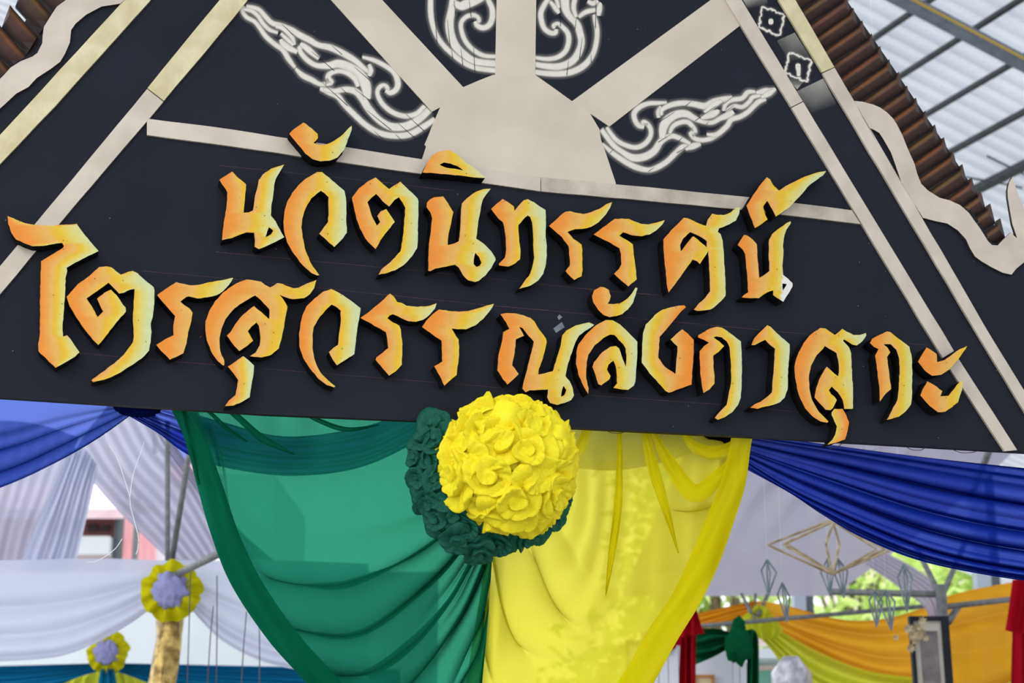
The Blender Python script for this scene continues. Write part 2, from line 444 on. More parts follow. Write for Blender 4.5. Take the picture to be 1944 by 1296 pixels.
o = plate('naga_edge', [naga_l], 0.0095, 0.010, [M_SILVER, M_EDGE], sign); o['label'] = 'wavy silver naga edge on the left slope'

# brown fins of the roof edge
def fin(T, d, wdt, nb, ln, k, mirror=1):
    """one leaf-shaped fin: pointed tip, rounded back, tiling with its neighbour; wdt = tip to its notch, nb = tip to the previous notch"""
    rnd = random.Random(k)
    T = Vector(T); dv = Vector(d).normalized(); A = T+Vector(nb); Bq = T+Vector(wdt)
    cols = (0.0, 0.16, 0.36, 0.7, 1.0); rows = (0.0, 0.12, 0.35, 0.7, 1.0)
    prof = (-0.020, -0.004, 0.004, -0.010, -0.024)
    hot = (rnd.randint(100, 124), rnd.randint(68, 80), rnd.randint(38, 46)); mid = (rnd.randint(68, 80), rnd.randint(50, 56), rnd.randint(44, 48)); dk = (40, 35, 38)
    tone = (dk, hot, mid, (62, 46, 42), (38, 33, 37))  # painted light: highlight along the ridge, shade towards both edges
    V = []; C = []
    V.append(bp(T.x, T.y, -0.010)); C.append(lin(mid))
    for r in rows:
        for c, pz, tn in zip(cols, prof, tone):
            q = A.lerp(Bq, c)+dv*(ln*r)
            f = 1-0.55*smooth(0.55, 1.0, r)  # painted shade deepening towards the base of the fin
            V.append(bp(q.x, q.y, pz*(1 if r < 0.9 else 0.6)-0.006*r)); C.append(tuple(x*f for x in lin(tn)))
    n = len(V); nc = len(cols); F = [(0, 1+j, 2+j) for j in range(nc-1)]
    for i in range(len(rows)-1):
        for j in range(nc-1):
            a = 1+i*nc+j; F.append((a, a+nc, a+nc+1, a+1))
    if mirror < 0: F = [f[::-1] for f in F]
    ring = [0]+[1+i*nc for i in range(len(rows))]+[1+(len(rows)-1)*nc+j for j in range(1, nc)]+[nc+i*nc for i in range(len(rows)-2, -1, -1)]
    Bk = [v-BN*((v-B0).dot(BN)+0.036) for v in V]
    for i in range(len(ring)):
        a, b_ = ring[i], ring[(i+1) % len(ring)]
        F.append((a, b_, b_+n, a+n) if mirror < 0 else (b_, a, a+n, b_+n))
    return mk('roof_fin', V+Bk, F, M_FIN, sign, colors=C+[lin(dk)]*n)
tips = [(1590, -34), (1607, -9), (1620, 14), (1637, 38), (1655, 63), (1671, 87), (1688, 112), (1706, 136), (1722, 162), (1739, 185), (1757, 210), (1775, 236), (1792, 260), (1809, 285),
        (1827, 311), (1845, 336.5), (1862, 361), (1880, 386), (1899, 414)]
tips = [(1590-17.2*i, -34-25*i) for i in range(14, 0, -1)] + tips
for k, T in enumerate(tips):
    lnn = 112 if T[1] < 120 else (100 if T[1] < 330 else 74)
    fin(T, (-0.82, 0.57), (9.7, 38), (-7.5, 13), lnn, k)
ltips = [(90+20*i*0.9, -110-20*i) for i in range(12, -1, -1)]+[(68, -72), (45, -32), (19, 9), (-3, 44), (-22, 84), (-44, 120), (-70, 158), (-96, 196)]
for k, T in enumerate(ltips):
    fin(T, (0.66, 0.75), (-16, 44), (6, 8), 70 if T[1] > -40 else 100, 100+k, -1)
# dark board behind the fins
plate('fin_backing', [[(1540, -60), (1600, -10), (1690, 120), (1790, 268), (1870, 392), (1893, 440), (1893, 468), (1870, 462), (1780, 400), (1650, 220), (1500, 20)]], -0.024, 0.012, [M_EDGE, M_EDGE], sign)
plate('fin_backing', [[(180, -120), (90, -40), (48, 40), (14, 98), (-60, 170), (-140, 260), (-140, 330), (60, 130), (130, 20)]], -0.024, 0.012, [M_EDGE, M_EDGE], sign)

# ------------------------------------------------------------------ sprayed stencil ornaments
CREAM = lin((222, 216, 205))
def spray(name, strokes, off0, lab, clipfade=8.0):
    """strokes = lists of (x, y, width): a solid core of paint with soft overspray at both sides"""
    V = []; Fc = []; C = []; off = off0
    for st in strokes:
        st = catmull(st, 6); n = len(st); off += 0.00004
        for i, (x, y, w) in enumerate(st):
            a = st[max(0, i-1)]; b_ = st[min(n-1, i+1)]
            dx, dy = b_[0]-a[0], b_[1]-a[1]; l = math.hypot(dx, dy) or 1
            px, py = -dy/l, dx/l; w = max(w*0.86, 1.2)
            h = w/2; fe = clipfade
            ed = 0.95 if 0 < i < n-1 else 0.0
            for q, al in ((-h-fe, 0.0), (-h-fe*0.4, 0.13), (-h+0.2, ed), (h-0.2, ed), (h+fe*0.4, 0.13), (h+fe, 0.0)):
                V.append(bp(x+px*q, y+py*q, off)); C.append((*CREAM, al if ed else al*0.2))
        b0 = len(V)-6*n
        for i in range(n-1):
            for k in range(5):
                q = b0+i*6+k
                Fc.append([q, q+1, q+7, q+6])
    o = mk(name, V, Fc, M_STENCIL, sign, colors=C)
    o['label'] = lab
def SS(key, *ss): return [tr(key+' '+s) for s in ss]
spray('stencil_flame', SS('a',
 '1790,1040,30 1690,1110,44 1560,1180,46 1420,1192,42 1290,1165,42 1180,1100,38 1080,1010,38 990,920,36 935,850,40 860,805,56 770,775,14',
 '1740,960,50 1640,1050,58 1530,1108,64 1400,1112,60 1290,1050,54 1200,950,56 1150,870,56 1090,805,50 1000,785,40 900,800,30 800,785,16',
 '1700,925,26 1620,1000,32 1520,1020,34 1420,990,32 1340,930,30 1292,860,28 1280,800,26 1310,757,28 1350,755,30 1370,785,24 1352,800,10',
 '1350,790,14 1390,815,32 1440,790,38 1460,730,42 1430,640,38 1350,580,30 1250,530,26 1140,500,8',
 '1190,880,50 1180,760,84 1130,665,90 1040,595,76 940,560,66 860,575,54 760,578,34 680,540,34 620,480,32 595,425,30 640,400,26',
 '1220,650,14 1150,590,32 1080,530,40 980,470,46 870,420,46 760,395,38 680,350,44 600,310,44 520,260,38 430,225,36 350,200,32 290,140,30 230,80,26 120,55,22',
 '1205,560,10 1222,620,32 1205,670,16',
 '1112,765,22 1080,690,34 1010,640,32 930,625,26 860,650,34 848,690,42 870,725,36 780,740,26 700,700,36 620,660,36 556,597,8',
 '560,600,12 500,520,32 450,440,32 380,390,30 300,320,30 250,250,26 200,190,24 130,150,24 90,90,20 110,50,10',
 '770,520,14 690,450,44 630,400,34 600,385,10', '580,460,20 500,420,46 445,375,38 430,342,8', '550,400,10 530,330,26 450,250,26 380,232,12',
 '410,290,10 330,260,22 270,200,24 230,140,24 170,95,22 100,80,12', '545,400,10 480,340,22 428,290,8'), 0.0006, 'cream sprayed flame ornament left of the sunburst')
spray('stencil_flame', SS('b',
 '95,-60,40 95,120,44 115,250,40 160,370,36 240,480,38 340,570,42 450,650,42 580,700,40 790,725,40',
 '330,-40,56 310,100,66 288,230,78 300,350,78 350,470,76 440,560,66 560,630,60 790,655,56',
 '790,580,22 640,570,30 530,510,34 450,420,34 410,310,32 410,230,32 460,172,32 530,155,32 580,180,28 590,215,22 568,228,12',
 '552,215,18 570,260,36 630,285,42 690,260,46 725,190,48 725,90,44 690,10,38 670,-40,30',
 '330,20,30 400,60,76 470,40,86 600,0,40 650,-40,24'), 0.0006, 'cream sprayed scroll left of the upright spoke')
spray('stencil_flame', SS('b',
 '1140,735,36 1280,752,44 1430,755,50 1560,730,52 1680,660,52 1760,550,40 1795,420,36 1800,300,36 1780,200,32 1770,145,14', '1815,165,20 1822,110,44 1830,50,34 1845,30,10',
 '1140,655,36 1290,680,52 1420,680,62 1540,630,66 1610,540,64 1640,430,58 1620,320,62 1590,240,60 1530,180,54 1490,120,66 1470,40,86 1470,-40,86',
 '1150,588,18 1290,605,30 1400,585,36 1480,520,38 1510,420,40 1500,340,40 1450,280,32 1400,245,30 1355,262,26 1368,292,14',
 '1382,295,20 1372,335,36 1320,335,38 1260,290,38 1230,210,42 1225,130,42 1260,50,38 1310,-20,26', '1315,10,12 1380,90,40 1412,140,8', '1380,-20,26 1412,90,14',
 '1605,180,16 1690,122,36 1795,100,26', '1590,185,16 1560,80,36 1575,-20,36', '1700,10,18 1760,35,38 1810,0,22'), 0.0006, 'cream sprayed scroll right of the upright spoke')
spray('stencil_flame', SS('c',
 '120,710,8 230,810,36 360,900,44 480,960,46 600,985,38 700,955,42 800,890,42 880,810,42 950,750,42 1005,735,12', '970,775,10 1060,740,54 1140,718,12',
 '110,560,34 230,720,40 330,800,40 440,860,66 560,850,68 660,790,62 720,700,56 790,650,48 860,640,38 940,670,36 1035,722,16',
 '165,540,18 260,670,32 360,730,34 470,755,36 560,720,38 620,640,34 620,560,34 580,508,34 545,498,34 548,540,14',
 '560,548,20 500,530,36 460,470,38 455,400,42 510,340,42 600,305,34 700,300,26 795,293,8', '730,330,10 700,390,32 705,455,14',
 '735,430,14 740,370,28 830,320,42 950,300,42 1060,310,48 1180,330,58 1270,290,62 1380,255,36 1462,238,10',
 '740,670,40 750,560,78 790,480,88 880,420,76 980,410,66 1060,450,48 1150,490,28 1250,500,32 1330,460,38 1420,420,56 1475,385,30',
 '1130,455,20 1240,420,66 1300,390,46 1310,365,14', '1170,405,24 1270,320,46 1360,275,14',
 '815,615,16 850,540,32 920,500,36 1000,495,36 1060,550,34 1075,600,36 1035,610,34 1070,660,34 1150,680,34 1250,660,32 1340,605,8',
 '1190,620,8 1300,620,36 1400,540,42 1450,470,42 1540,440,38 1620,390,38 1680,330,38 1740,280,40 1810,262,10',
 '1370,385,14 1390,310,32 1450,270,36 1560,250,36 1620,190,36 1700,185,12', '1385,392,10 1470,330,22 1560,340,32 1630,290,32 1670,240,32 1760,222,14',
 '1695,195,10 1790,180,54 1840,180,56 1910,153,8', '1750,245,14 1830,205,46 1890,165,14'), 0.0006, 'cream sprayed flame ornament right of the sunburst')
def bridges(key, lines, lab):
    V = []; Fc = []
    for ln in lines:
        (x0, y0), (x1, y1) = tr(key+' '+ln); l = math.hypot(x1-x0, y1-y0); nx, ny = -(y1-y0)/l*0.6, (x1-x0)/l*0.6; b0 = len(V)
        V += [bp(x0+nx*0.4, y0+ny*0.4, 0.0018), bp(x0-nx*0.4, y0-ny*0.4, 0.0018), bp(x1-nx, y1-ny, 0.0018), bp(x1+nx, y1+ny, 0.0018)]; Fc.append((b0, b0+1, b0+2, b0+3))
    mk('stencil_bridge', V, Fc, M_BOARD, sign)['label'] = lab
bridges('a', ['440,210 540,310', '880,400 970,480', '1080,590 1220,710', '700,450 900,620', '960,770 1020,830', '780,710 1020,930', '1080,780 1210,880', '1190,970 1400,1140', '1460,1080 1620,1220', '1530,1000 1690,1150', '1250,1150 1330,1222', '1440,1180 1500,1240'], 'thin dark stencil gaps in the left flame')
bridges('b', ['130,0 160,440', '335,0 350,150', '490,0 510,170', '310,510 320,600', '405,500 425,670', '535,480 548,735', '265,200 295,470'], 'thin dark stencil gaps left of the upright spoke')
bridges('b', ['1430,0 1425,270', '1590,170 1575,300', '1510,620 1490,770', '1740,560 1740,640', '1650,390 1620,600', '1790,0 1785,290'], 'thin dark stencil gaps right of the upright spoke')
bridges('c', ['1040,280 980,330', '1460,240 1370,310', '1290,330 1080,480', '870,390 700,500', '830,620 700,700', '1010,740 890,810', '660,960 600,1000', '240,770 205,810', '1220,490 1190,520', '950,650 910,690', '1480,320 1370,400'], 'thin dark stencil gaps in the right flame')
def ragged(P, k):
    rnd = random.Random(k); out = []
    for i in range(len(P)):
        a = P[i]; b_ = P[(i+1) % len(P)]
        seg = []
        for j in range(12):
            t = j/11
            seg.append((a[0]+(b_[0]-a[0])*t+rnd.uniform(-1.5, 1.5), a[1]+(b_[1]-a[1])*t+rnd.uniform(-1.5, 1.5), rnd.uniform(0.6, 4.0)))
        out.append(seg)
    return out
dot = lambda cx, cy, r: [[(cx-r*0.9, cy, r*0.8), (cx-r*0.4, cy, r*1.8), (cx+r*0.4, cy, r*1.8), (cx+r*0.9, cy, r*0.8)]]
d1 = [q[:2] for q in tr('d 500,80 770,185 715,440 460,340')]
d2 = [q[:2] for q in tr('d 830,640 1100,745 1045,1005 785,895')]
spray('stencil_diamond', ragged(d1, 1)+dot(1463.5, 41, 5.4), 0.0006, 'upper sprayed diamond stencil on the right slope', 4)
spray('stencil_diamond', ragged(d2, 2)+dot(1515, 126, 5.6)+[[(1515, 126, 9), (1516, 136, 7), (1516, 145, 5)]], 0.0006, 'lower sprayed diamond stencil on the right slope', 4)
def overspray(P, al, lab):
    V = [bp(x, y, 0.0004) for x, y in P]
    o = mk('overspray', V, [(3, 2, 1, 0)], M_STENCIL, sign, colors=[(*CREAM, a_) for a_ in al]); o['label'] = lab
overspray([tuple(q) for q in tr('d 680,500 900,400 1090,700 830,760')], (0.10, 0.34, 0.05, 0.0), 'soft overspray between the diamonds')
overspray([tuple(q) for q in tr('d 925,1120 1250,965 1420,1290 1100,1400')], (0.2, 0.46, 0.0, 0.0), 'soft overspray under the lower diamond')
overspray([tuple(q) for q in tr('d 810,930 1010,1000 930,1100 870,1040')], (0.0, 0.06, 0.6, 0.28), 'soft overspray beside the inner strip')
overspray([tuple(q) for q in tr('d 260,0 560,-80 560,60 330,110')], (0.5, 0.3, 0.0, 0.0), 'soft overspray above the upper diamond')

# chalk guide lines and tape
M_CHALK = attr_paint('chalk_line', 0.8, 0.0, alpha=True, mottled=0.2)
for pts in ([(410, 478), (600, 496), (809, 515), (1099, 547), (1260, 561)], [(270, 514), (450, 530), (670, 553), (925, 579), (1272, 610), (1510, 632), (1760, 655)],
            [(100, 665), (224, 677), (540, 703), (822, 725), (1117, 750), (1360, 767), (1600, 790)], [(415, 314), (720, 345), (860, 362)]):
    V = []; C = []; Fc = []
    q = resample([Vector((x, y, 0)) for x, y in pts], 60)
    rnd = random.Random(len(pts))
    for i, p in enumerate(q):
        al = 0.05+0.3*max(0, noise.noise(Vector((p.x*0.02, p.y*0.02, 3))))+0.1
        for s_ in (-0.55, 0.55): V.append(bp(p.x, p.y+s_, 0.0005)); C.append((*lin((150, 105, 105)), al))
    for i in range(59): Fc.append([2*i, 2*i+1, 2*i+3, 2*i+2])
    mk('chalk_line', V, Fc, M_CHALK, sign, colors=C)
M_TAPE = paint('grey_tape', (96, 106, 116), (120, 130, 138), 30, 0.35)
plate('tape_patch', [tr('O 830,205 855,172 893,205 850,240')], 0.001, 0.001, [M_TAPE, M_TAPE], sign)
plate('tape_patch', [tr('O 780,345 885,265 920,330 815,400')], 0.001, 0.001, [M_TAPE, M_TAPE], sign)

# ------------------------------------------------------------------ foam letters
RAMP = [(0.0, (241, 144, 46)), (0.2, (241, 152, 58)), (0.36, (236, 172, 84)), (0.48, (236, 184, 96)), (0.57, (238, 186, 48)), (0.66, (235, 196, 54)), (0.75, (228, 208, 104)), (0.86, (222, 214, 134)), (1.0, (210, 220, 166))]
def ramp(t):
    t = max(0.0, min(1.0, t))
    for (a, ca), (b_, cb) in zip(RAMP, RAMP[1:]):
        if t <= b_:
            f = (t-a)/(b_-a); return tuple(x+(y-x)*f for x, y in zip(ca, cb))
    return RAMP[-1][1]
LET = 0.046
def letter(ch, outline, holes=(), wu=0.62, ws=0.38, lo=0.0, hi=1.0, flip=False, vy=0.0, white=None, off=LET):
    rnd = random.Random(ch+str(len(outline)))
    base = tr(outline)
    loops = [dens(base, 6, 0.55, rnd)]+[dens(tr(h), 5, 0.4, rnd) for h in holes]
    xs = [p[0] for p in base]; x0, x1 = min(xs), max(xs); ys = [p[1] for p in base]; y0, y1 = min(ys), max(ys)
    def col(x, y):
        cr = []
        for P in loops:
            n = len(P)
            for i in range(n):
                a = P[i]; b_ = P[(i+1) % n]
                if (a[1] > y) != (b_[1] > y): cr.append(a[0]+(b_[0]-a[0])*(y-a[1])/(b_[1]-a[1]))
        cr.sort(); s = 0.5
        for q in range(0, len(cr)-1, 2):
            if cr[q]-0.6 <= x <= cr[q+1]+0.6: s = max(0, min(1, (x-cr[q])/max(4.0, cr[q+1]-cr[q]))); break
        u = (x-x0)/(x1-x0); v = (y-y0)/(y1-y0)
        t = 1.1*(wu*u+ws*s+vy*v)-0.02
        if flip: t = 1-t
        t += 0.022*noise.noise(Vector((x*0.05, y*0.02, 1.7)))
        c = ramp(lo+(hi-lo)*t)
        if white and in_poly(x, y, [white]): c = (238, 234, 228)
        return tuple(0.86*q for q in lin(c))
    o = plate('letter', loops, off, off, [M_LETTER, M_FOAM], sign, grid=4.6, color_fn=col)
    o['label'] = 'thick foam Thai letter '+ch+' painted orange to yellow'
    return o
letter('น', 'A 265,685 330,755 435,840 432,910 415,1080 405,1190 470,1185 520,1160 540,1020 570,900 590,790 640,720 740,650 830,620 905,597 850,690 800,775 780,850 770,960 745,1120 740,1225 770,1260 B 800,325 850,420 905,520 800,575 680,630 590,665 540,635 545,560 535,465 440,460 380,480 260,530 140,555 150,430 170,290 195,130 A 205,940 185,900 140,840 107,785', ['B 715,395 770,440 740,485 675,520 695,450'])
letter('ั', 'A 1140,80 1240,150 1315,220 1320,270 1265,330 1340,355 1420,350 1520,305 1600,250 1670,180 1735,120 1735,170 1690,280 1640,420 1560,510 1460,550 1350,558 1250,530 1160,460 1100,380 1040,310 967,220 1040,150', wu=0.8, ws=0.2)
letter('ว', 'A 1310,690 1370,690 1460,760 1560,850 1645,920 1665,1020 1668,1150 B 1668,350 1675,400 1675,465 1600,560 1520,640 1430,560 1335,475 1390,400 1445,330 1450,200 A 1450,1000 1400,950 1355,920 1300,960 1240,1010 1190,1090 1150,1180 B 1125,300 1115,400 1130,520 1170,690 1240,850 1335,985 1310,990 1240,960 1120,850 1020,720 940,580 905,450 895,330 910,190 A 940,1060 1000,950 1080,850 1170,770 1250,725', wu=0.7, ws=0.3)
letter('ต', 'C 410,432 490,505 575,575 640,530 712,482 820,590 925,690 935,720 932,950 925,1250 D 920,650 860,750 750,865 650,925 560,955 445,980 480,915 560,850 650,765 715,690 740,560 755,400 765,280 775,160 C 740,740 695,675 640,710 575,790 500,730 415,635 360,680 308,735 350,870 390,960 425,1025 465,980 430,905 470,850 540,820 600,910 645,980 560,1085 490,1175 D 408,665 350,610 280,530 215,410 175,300 150,190 C 118,680 200,570 300,490', wu=0.72, ws=0.28)
letter('ิ', 'C 1250,100 1320,98 1400,140 1480,215 1560,275 1650,335 1760,430 1755,440 1650,435 1500,415 1300,395 1130,380 985,372 1020,300 1060,225 1100,165 1160,125', ['C 1195,275 1250,248 1330,262 1410,290 1490,345 1400,328 1270,310'], lo=0.15, wu=0.8, ws=0.2, hi=0.95)
letter('น', 'C 1130,675 1240,665 1300,750 1365,860 D 1365,215 1345,300 1320,420 1300,530 1297,615 1380,595 1430,570 1445,460 1455,280 1460,180 1470,105 C 1530,690 1640,610 1740,575 1825,570 1770,640 1730,700 D 1710,120 1680,280 1660,420 1645,535 1740,600 1830,690 1880,770 1885,800 1830,900 1760,990 1680,1055 1630,1070 1550,1050 1480,980 1430,890 1385,858 1280,880 1140,905 1080,938 1055,930 1060,750 1065,600 1085,480 1105,290 1080,210 1035,150 1040,95 1075,55', ['D 1635,710 1680,760 1710,830 1690,870 1650,885 1615,850 1620,770'], wu=0.72, ws=0.28)
letter('ท', 'E 350,178 430,225 490,270 497,325 540,270 610,195 660,180 740,220 800,265 880,315 885,480 880,640 895,760 895,870 885,970 850,1100 790,1180 690,1245 555,1283 610,1205 680,1120 720,1000 740,900 730,780 725,600 715,470 690,400 660,382 600,435 545,500 545,560 555,700 570,790 565,920 500,975 420,1010 310,995 305,975 380,900 395,800 390,660 370,520 355,465 300,420 210,300 280,235', wu=0.8, ws=0.25)
letter('ร', 'F 285,205 345,198 420,220 500,235 600,210 700,170 780,115 855,88 830,160 760,260 690,335 600,390 500,415 400,420 340,440 305,455 380,540 480,610 490,680 488,830 493,920 480,1000 390,1045 340,1000 283,935 335,870 335,780 320,630 240,520 80,380 160,310 220,250', hi=0.85)
letter('ร', 'F 890,292 1060,292 1130,325 1210,355 1300,362 1400,340 1505,308 1480,355 1400,435 1320,485 1220,507 1110,497 990,458 945,500 1030,550 1110,605 1120,700 1135,820 1150,930 1160,1035 1055,1125 970,1055 880,970 940,910 970,850 965,730 945,655 800,570 630,485 740,400', hi=0.88)
letter('ศ', 'G 375,85 420,90 500,125 600,170 650,185 670,110 725,35 790,50 870,52 960,15 H 370,545 425,540 410,620 380,680 G 1020,120 940,165 810,215 795,260 830,285 855,370 865,470 880,700 890,900 890,1045 840,1105 770,1170 700,1215 540,1230 500,1215 560,1140 640,1070 700,990 695,800 685,620 678,490 630,570 575,655 540,620 485,600 420,690 330,820 190,1005 165,880 150,700 130,500 125,355 220,240 300,165', ['G 455,262 520,290 600,330 660,375 660,450 600,400 540,345 500,315 480,320 400,420 340,500 332,420 370,340'], wu=0.72, ws=0.28)
letter('น', 'G 1120,295 1160,305 1230,360 1275,410 1280,540 1295,700 1305,825 1380,780 1430,740 1430,650 1420,540 1425,360 1465,285 1550,215 1640,150 1690,128 1695,150 1640,230 1615,300 1600,400 1600,560 1590,680 1600,790 1660,835 1715,890 1715,930 1670,1010 1600,1120 1540,1080 1475,1035 1478,980 1400,1005 1350,1035 1300,1075 1200,1075 1090,1065 1110,1040 1170,1000 1160,850 1145,700 1130,530 1105,480 1040,420 1075,360', ['G 1590,895 1645,900 1595,985'], wu=0.85, ws=0.2, hi=0.86, white=tr('G 1596,760 1760,860 1740,980 1600,1150 1560,1100 1590,1000 1585,900'))
letter('์', 'H 750,170 790,195 840,280 900,335 980,280 1080,230 1180,180 1300,135 1400,105 1480,95 1440,150 1340,220 1250,290 1130,430 1040,530 860,655 820,570 755,460 705,530 720,600 760,690 680,750 605,795 550,660 500,520 580,390 680,250', wu=0.75, ws=0.3, vy=0.15)
letter('ไ', 'I 92,65 200,110 300,150 420,172 600,180 780,172 945,160 1030,280 1130,400 1213,495 1050,575 920,640 820,700 828,740 805,830 805,950 795,1100 780,1290 J 575,500 582,640 630,622 700,710 783,830 730,885 630,945 490,1023 400,940 280,820 275,730 295,620 300,400 300,100 I 500,850 505,620 620,550 780,450 785,430 765,395 650,410 530,430 400,435 300,400 200,355 140,270 100,160', wu=0.3, ws=0.62)
letter('ต', 'I 1220,690 1310,682 1370,695 1430,745 1485,785 1560,755 1630,738 1690,765 1780,850 1890,940 1900,970 1898,1150 J 1700,250 1685,400 1660,480 1670,580 1660,700 1640,810 1570,890 1430,990 1260,1095 1100,1165 950,1198 930,1175 1060,1080 1210,970 1330,860 1440,710 1452,640 1440,450 1450,250 1460,100 I 1655,960 1600,970 1530,1005 1465,1018 1400,950 1335,885 1230,960 1065,1078 J 930,260 1008,400 1075,330 1030,240 1000,175 1090,100 1170,62 1240,130 1300,220 1350,280 1355,330 1260,440 1160,560 1080,670 1015,742 950,680 830,530 730,380 660,260 625,150 I 960,900 1100,800', wu=0.75, ws=0.28)
letter('ร', 'K 355,163 440,185 520,203 640,195 760,165 880,145 1055,110 1000,200 930,275 850,325 740,350 620,365 510,340 480,345 405,405 450,445 520,490 555,540 530,680 500,780 480,920 440,1040 350,1085 275,1118 200,1040 108,935 210,870 320,815 318,700 340,580 250,480 118,325 220,250', wu=0.85, ws=0.15, hi=0.95)
letter('ส', 'K 1220,132 1320,145 1400,160 1450,200 1510,230 1600,175 1660,185 1740,220 1800,240 B 1080,1140 1180,1090 1300,1045 1275,1140 1220,1220 1150,1268 1010,1280 930,1260 845,1225 K 1680,390 1722,465 1700,580 1680,720 1650,860 1615,980 1520,1060 1400,1090 1260,1075 1330,1030 1380,940 1390,850 1370,700 1340,660 1280,710 1235,768 1300,885 1230,945 1130,1012 1070,950 975,822 1020,780 1080,680 1150,590 1240,510 1312,458 1370,510 1430,560 1495,620 1500,590 1500,500 1470,465 1400,390 1325,328 1240,375 1130,440 1040,520 960,620 910,740 885,870 890,980 910,1060 945,1130 945,1185 930,1190 860,1130 780,1010 730,880 712,750 715,640 760,520 830,400 930,290 1060,200 1150,155', wu=0.5, ws=0.22, vy=0.18, hi=0.95)
letter('ุ', 'L 530,620 600,675 663,735 655,850 630,980 610,1125 520,1180 410,1228 305,1235 350,1170 435,1095 455,1000 468,915 430,860 340,750 430,690', wu=0.6, ws=0.45)
letter('ว', 'M 575,55 660,95 800,185 937,290 925,380 900,520 880,690 860,855 760,920 645,993 600,930 548,830 600,780 660,740 680,560 695,420 692,320 640,275 580,245 530,290 440,390 360,520 345,620 345,780 365,900 400,1000 450,1090 540,1180 625,1250 610,1265 520,1235 420,1160 320,1040 230,900 185,760 180,620 195,500 220,380 270,270 370,170 480,85', wu=0.75, ws=0.28)
letter('ร', 'N 455,45 500,80 545,150 600,160 660,195 760,205 880,205 960,190 1030,165 1010,230 940,310 860,370 780,392 680,385 590,345 490,300 450,315 425,350 490,400 570,440 590,490 605,620 608,760 602,920 530,1000 445,1055 370,970 280,860 290,830 370,770 435,715 425,630 405,520 300,460 92,345 180,285 330,160', hi=0.93)
letter('ร', 'N 1060,240 1180,260 1300,268 1420,260 1560,220 1735,170 1690,250 1600,360 1500,440 1390,485 1290,485 1215,475 1250,535 1300,610 1308,700 1300,850 1285,950 1275,1050 1200,1110 1125,1180 1070,1060 1000,940 1100,880 1095,760 1090,625 980,550 850,455 900,380 980,300', hi=0.93)
letter('ณ', 'O 130,170 210,155 320,160 420,185 500,215 550,260 600,350 690,470 700,510 680,600 650,720 600,850 595,910 680,895 775,870 820,720 870,560 890,430 940,370 1050,310 1150,285 1220,270 1285,300 1200,360 1100,430 1050,520 1010,640 960,780 930,930 980,990 1020,1080 1035,1170 1000,1225 920,1260 830,1285 740,1260 705,1190 715,1095 600,1100 490,1105 440,1130 400,1085 410,1030 450,880 490,720 520,600 540,505 470,430 400,340 360,325 395,385 420,435 320,480 305,640 275,800 310,840 355,905 290,970 215,1035 160,970 92,860 105,680 145,520 165,390 240,350 200,270', ['O 905,1050 940,1100 915,1165 875,1185 885,1110'], wu=0.85, ws=0.2)
letter('ล', 'O 1430,240 1510,245 1600,295 1710,400 1815,510 1815,640 1805,800 1790,1000 1770,1050 1700,1100 1620,1095 1520,1075 1565,1020 1560,900 1545,800 1520,740 1460,790 1440,850 1485,930 1470,970 1370,1045 1335,1030 1300,920 1262,820 1280,760 1380,640 1480,570 1550,560 1590,590 1620,680 1670,820 1680,680 1670,590 1640,540 1530,425 1480,420 1400,460 1290,550 1210,670 1190,760 1185,960 1215,1080 1210,1150 1150,1050 1100,940 1060,780 1065,640 1090,540 1200,400 1300,310', wu=0.78, ws=0.2)
letter('ั', 'P 520,157 570,165 620,195 645,270 630,330 605,365 680,370 760,360 850,300 910,230 950,165 975,175 950,260 920,350 850,440 790,490 720,515 630,530 560,505 490,440 430,350 415,270 440,200', wu=0.85, ws=0.15)
letter('ง', 'Q 1380,20 1480,0 1550,-5 1570,20 1520,60 1420,180 1330,290 1245,385 1240,520 1230,640 1300,740 1440,840 1450,700 1465,560 1465,500 1420,460 1380,415 1450,350 1525,290 1590,340 1665,420 1665,560 1650,780 1640,970 1530,1010 1360,1070 1320,1050 1230,950 1120,830 1025,700 1030,560 1040,350 1075,230 1190,110 1280,50', wu=0.72, ws=0.28, flip=True, hi=0.9)
letter('ก', 'S 460,130 520,140 600,190 755,310 765,450 768,700 755,1000 720,1090 650,1180 560,1240 470,1275 435,1250 500,1170 580,1090 605,960 635,800 635,620 615,380 580,310 520,260 450,248 420,260 490,310 550,365 480,440 415,485 420,650 432,740 430,830 370,900 295,945 275,850 255,680 248,430 300,370 362,325 300,290 228,260 230,235 300,195 380,150', wu=0.72, ws=0.25)
letter('า', 'S 1080,110 1120,130 1230,235 1355,345 1355,450 1335,650 1330,900 1295,1000 1240,1055 1150,1090 1060,1110 960,1140 870,1125 920,1085 1000,1050 1080,990 1135,940 1150,750 1165,560 1175,400 1110,350 1055,290 990,320 925,355 885,355 920,270 980,205', wu=0.7, ws=0.35)
letter('ส', 'T 820,145 885,150 950,195 1005,230 1050,195 1095,155 1150,190 1230,230 1310,230 1385,205 1390,235 1340,310 1270,360 1220,350 1160,310 1115,285 1105,305 1180,385 1205,460 1215,700 1228,900 1225,1140 1120,1140 1100,1030 1040,935 965,865 930,910 960,960 1000,990 1028,1030 980,1130 950,1155 890,1150 820,1075 755,1000 775,880 810,780 860,690 905,620 960,670 1045,740 1055,640 1045,540 1025,455 880,365 860,400 780,480 710,610 685,740 690,880 720,1020 790,1150 925,1296 U 520,985 440,970 350,915 250,810 190,690 150,560 125,420 118,300 140,200 170,120 T 620,330 690,240', wu=0.75, ws=0.25)
letter('ุ', 'U 610,815 710,815 750,880 790,980 770,1090 740,1190 650,1225 525,1255 580,1200 620,1130 640,1030 610,970 575,890 575,860', wu=0.2, ws=0.7, flip=True, hi=0.8)
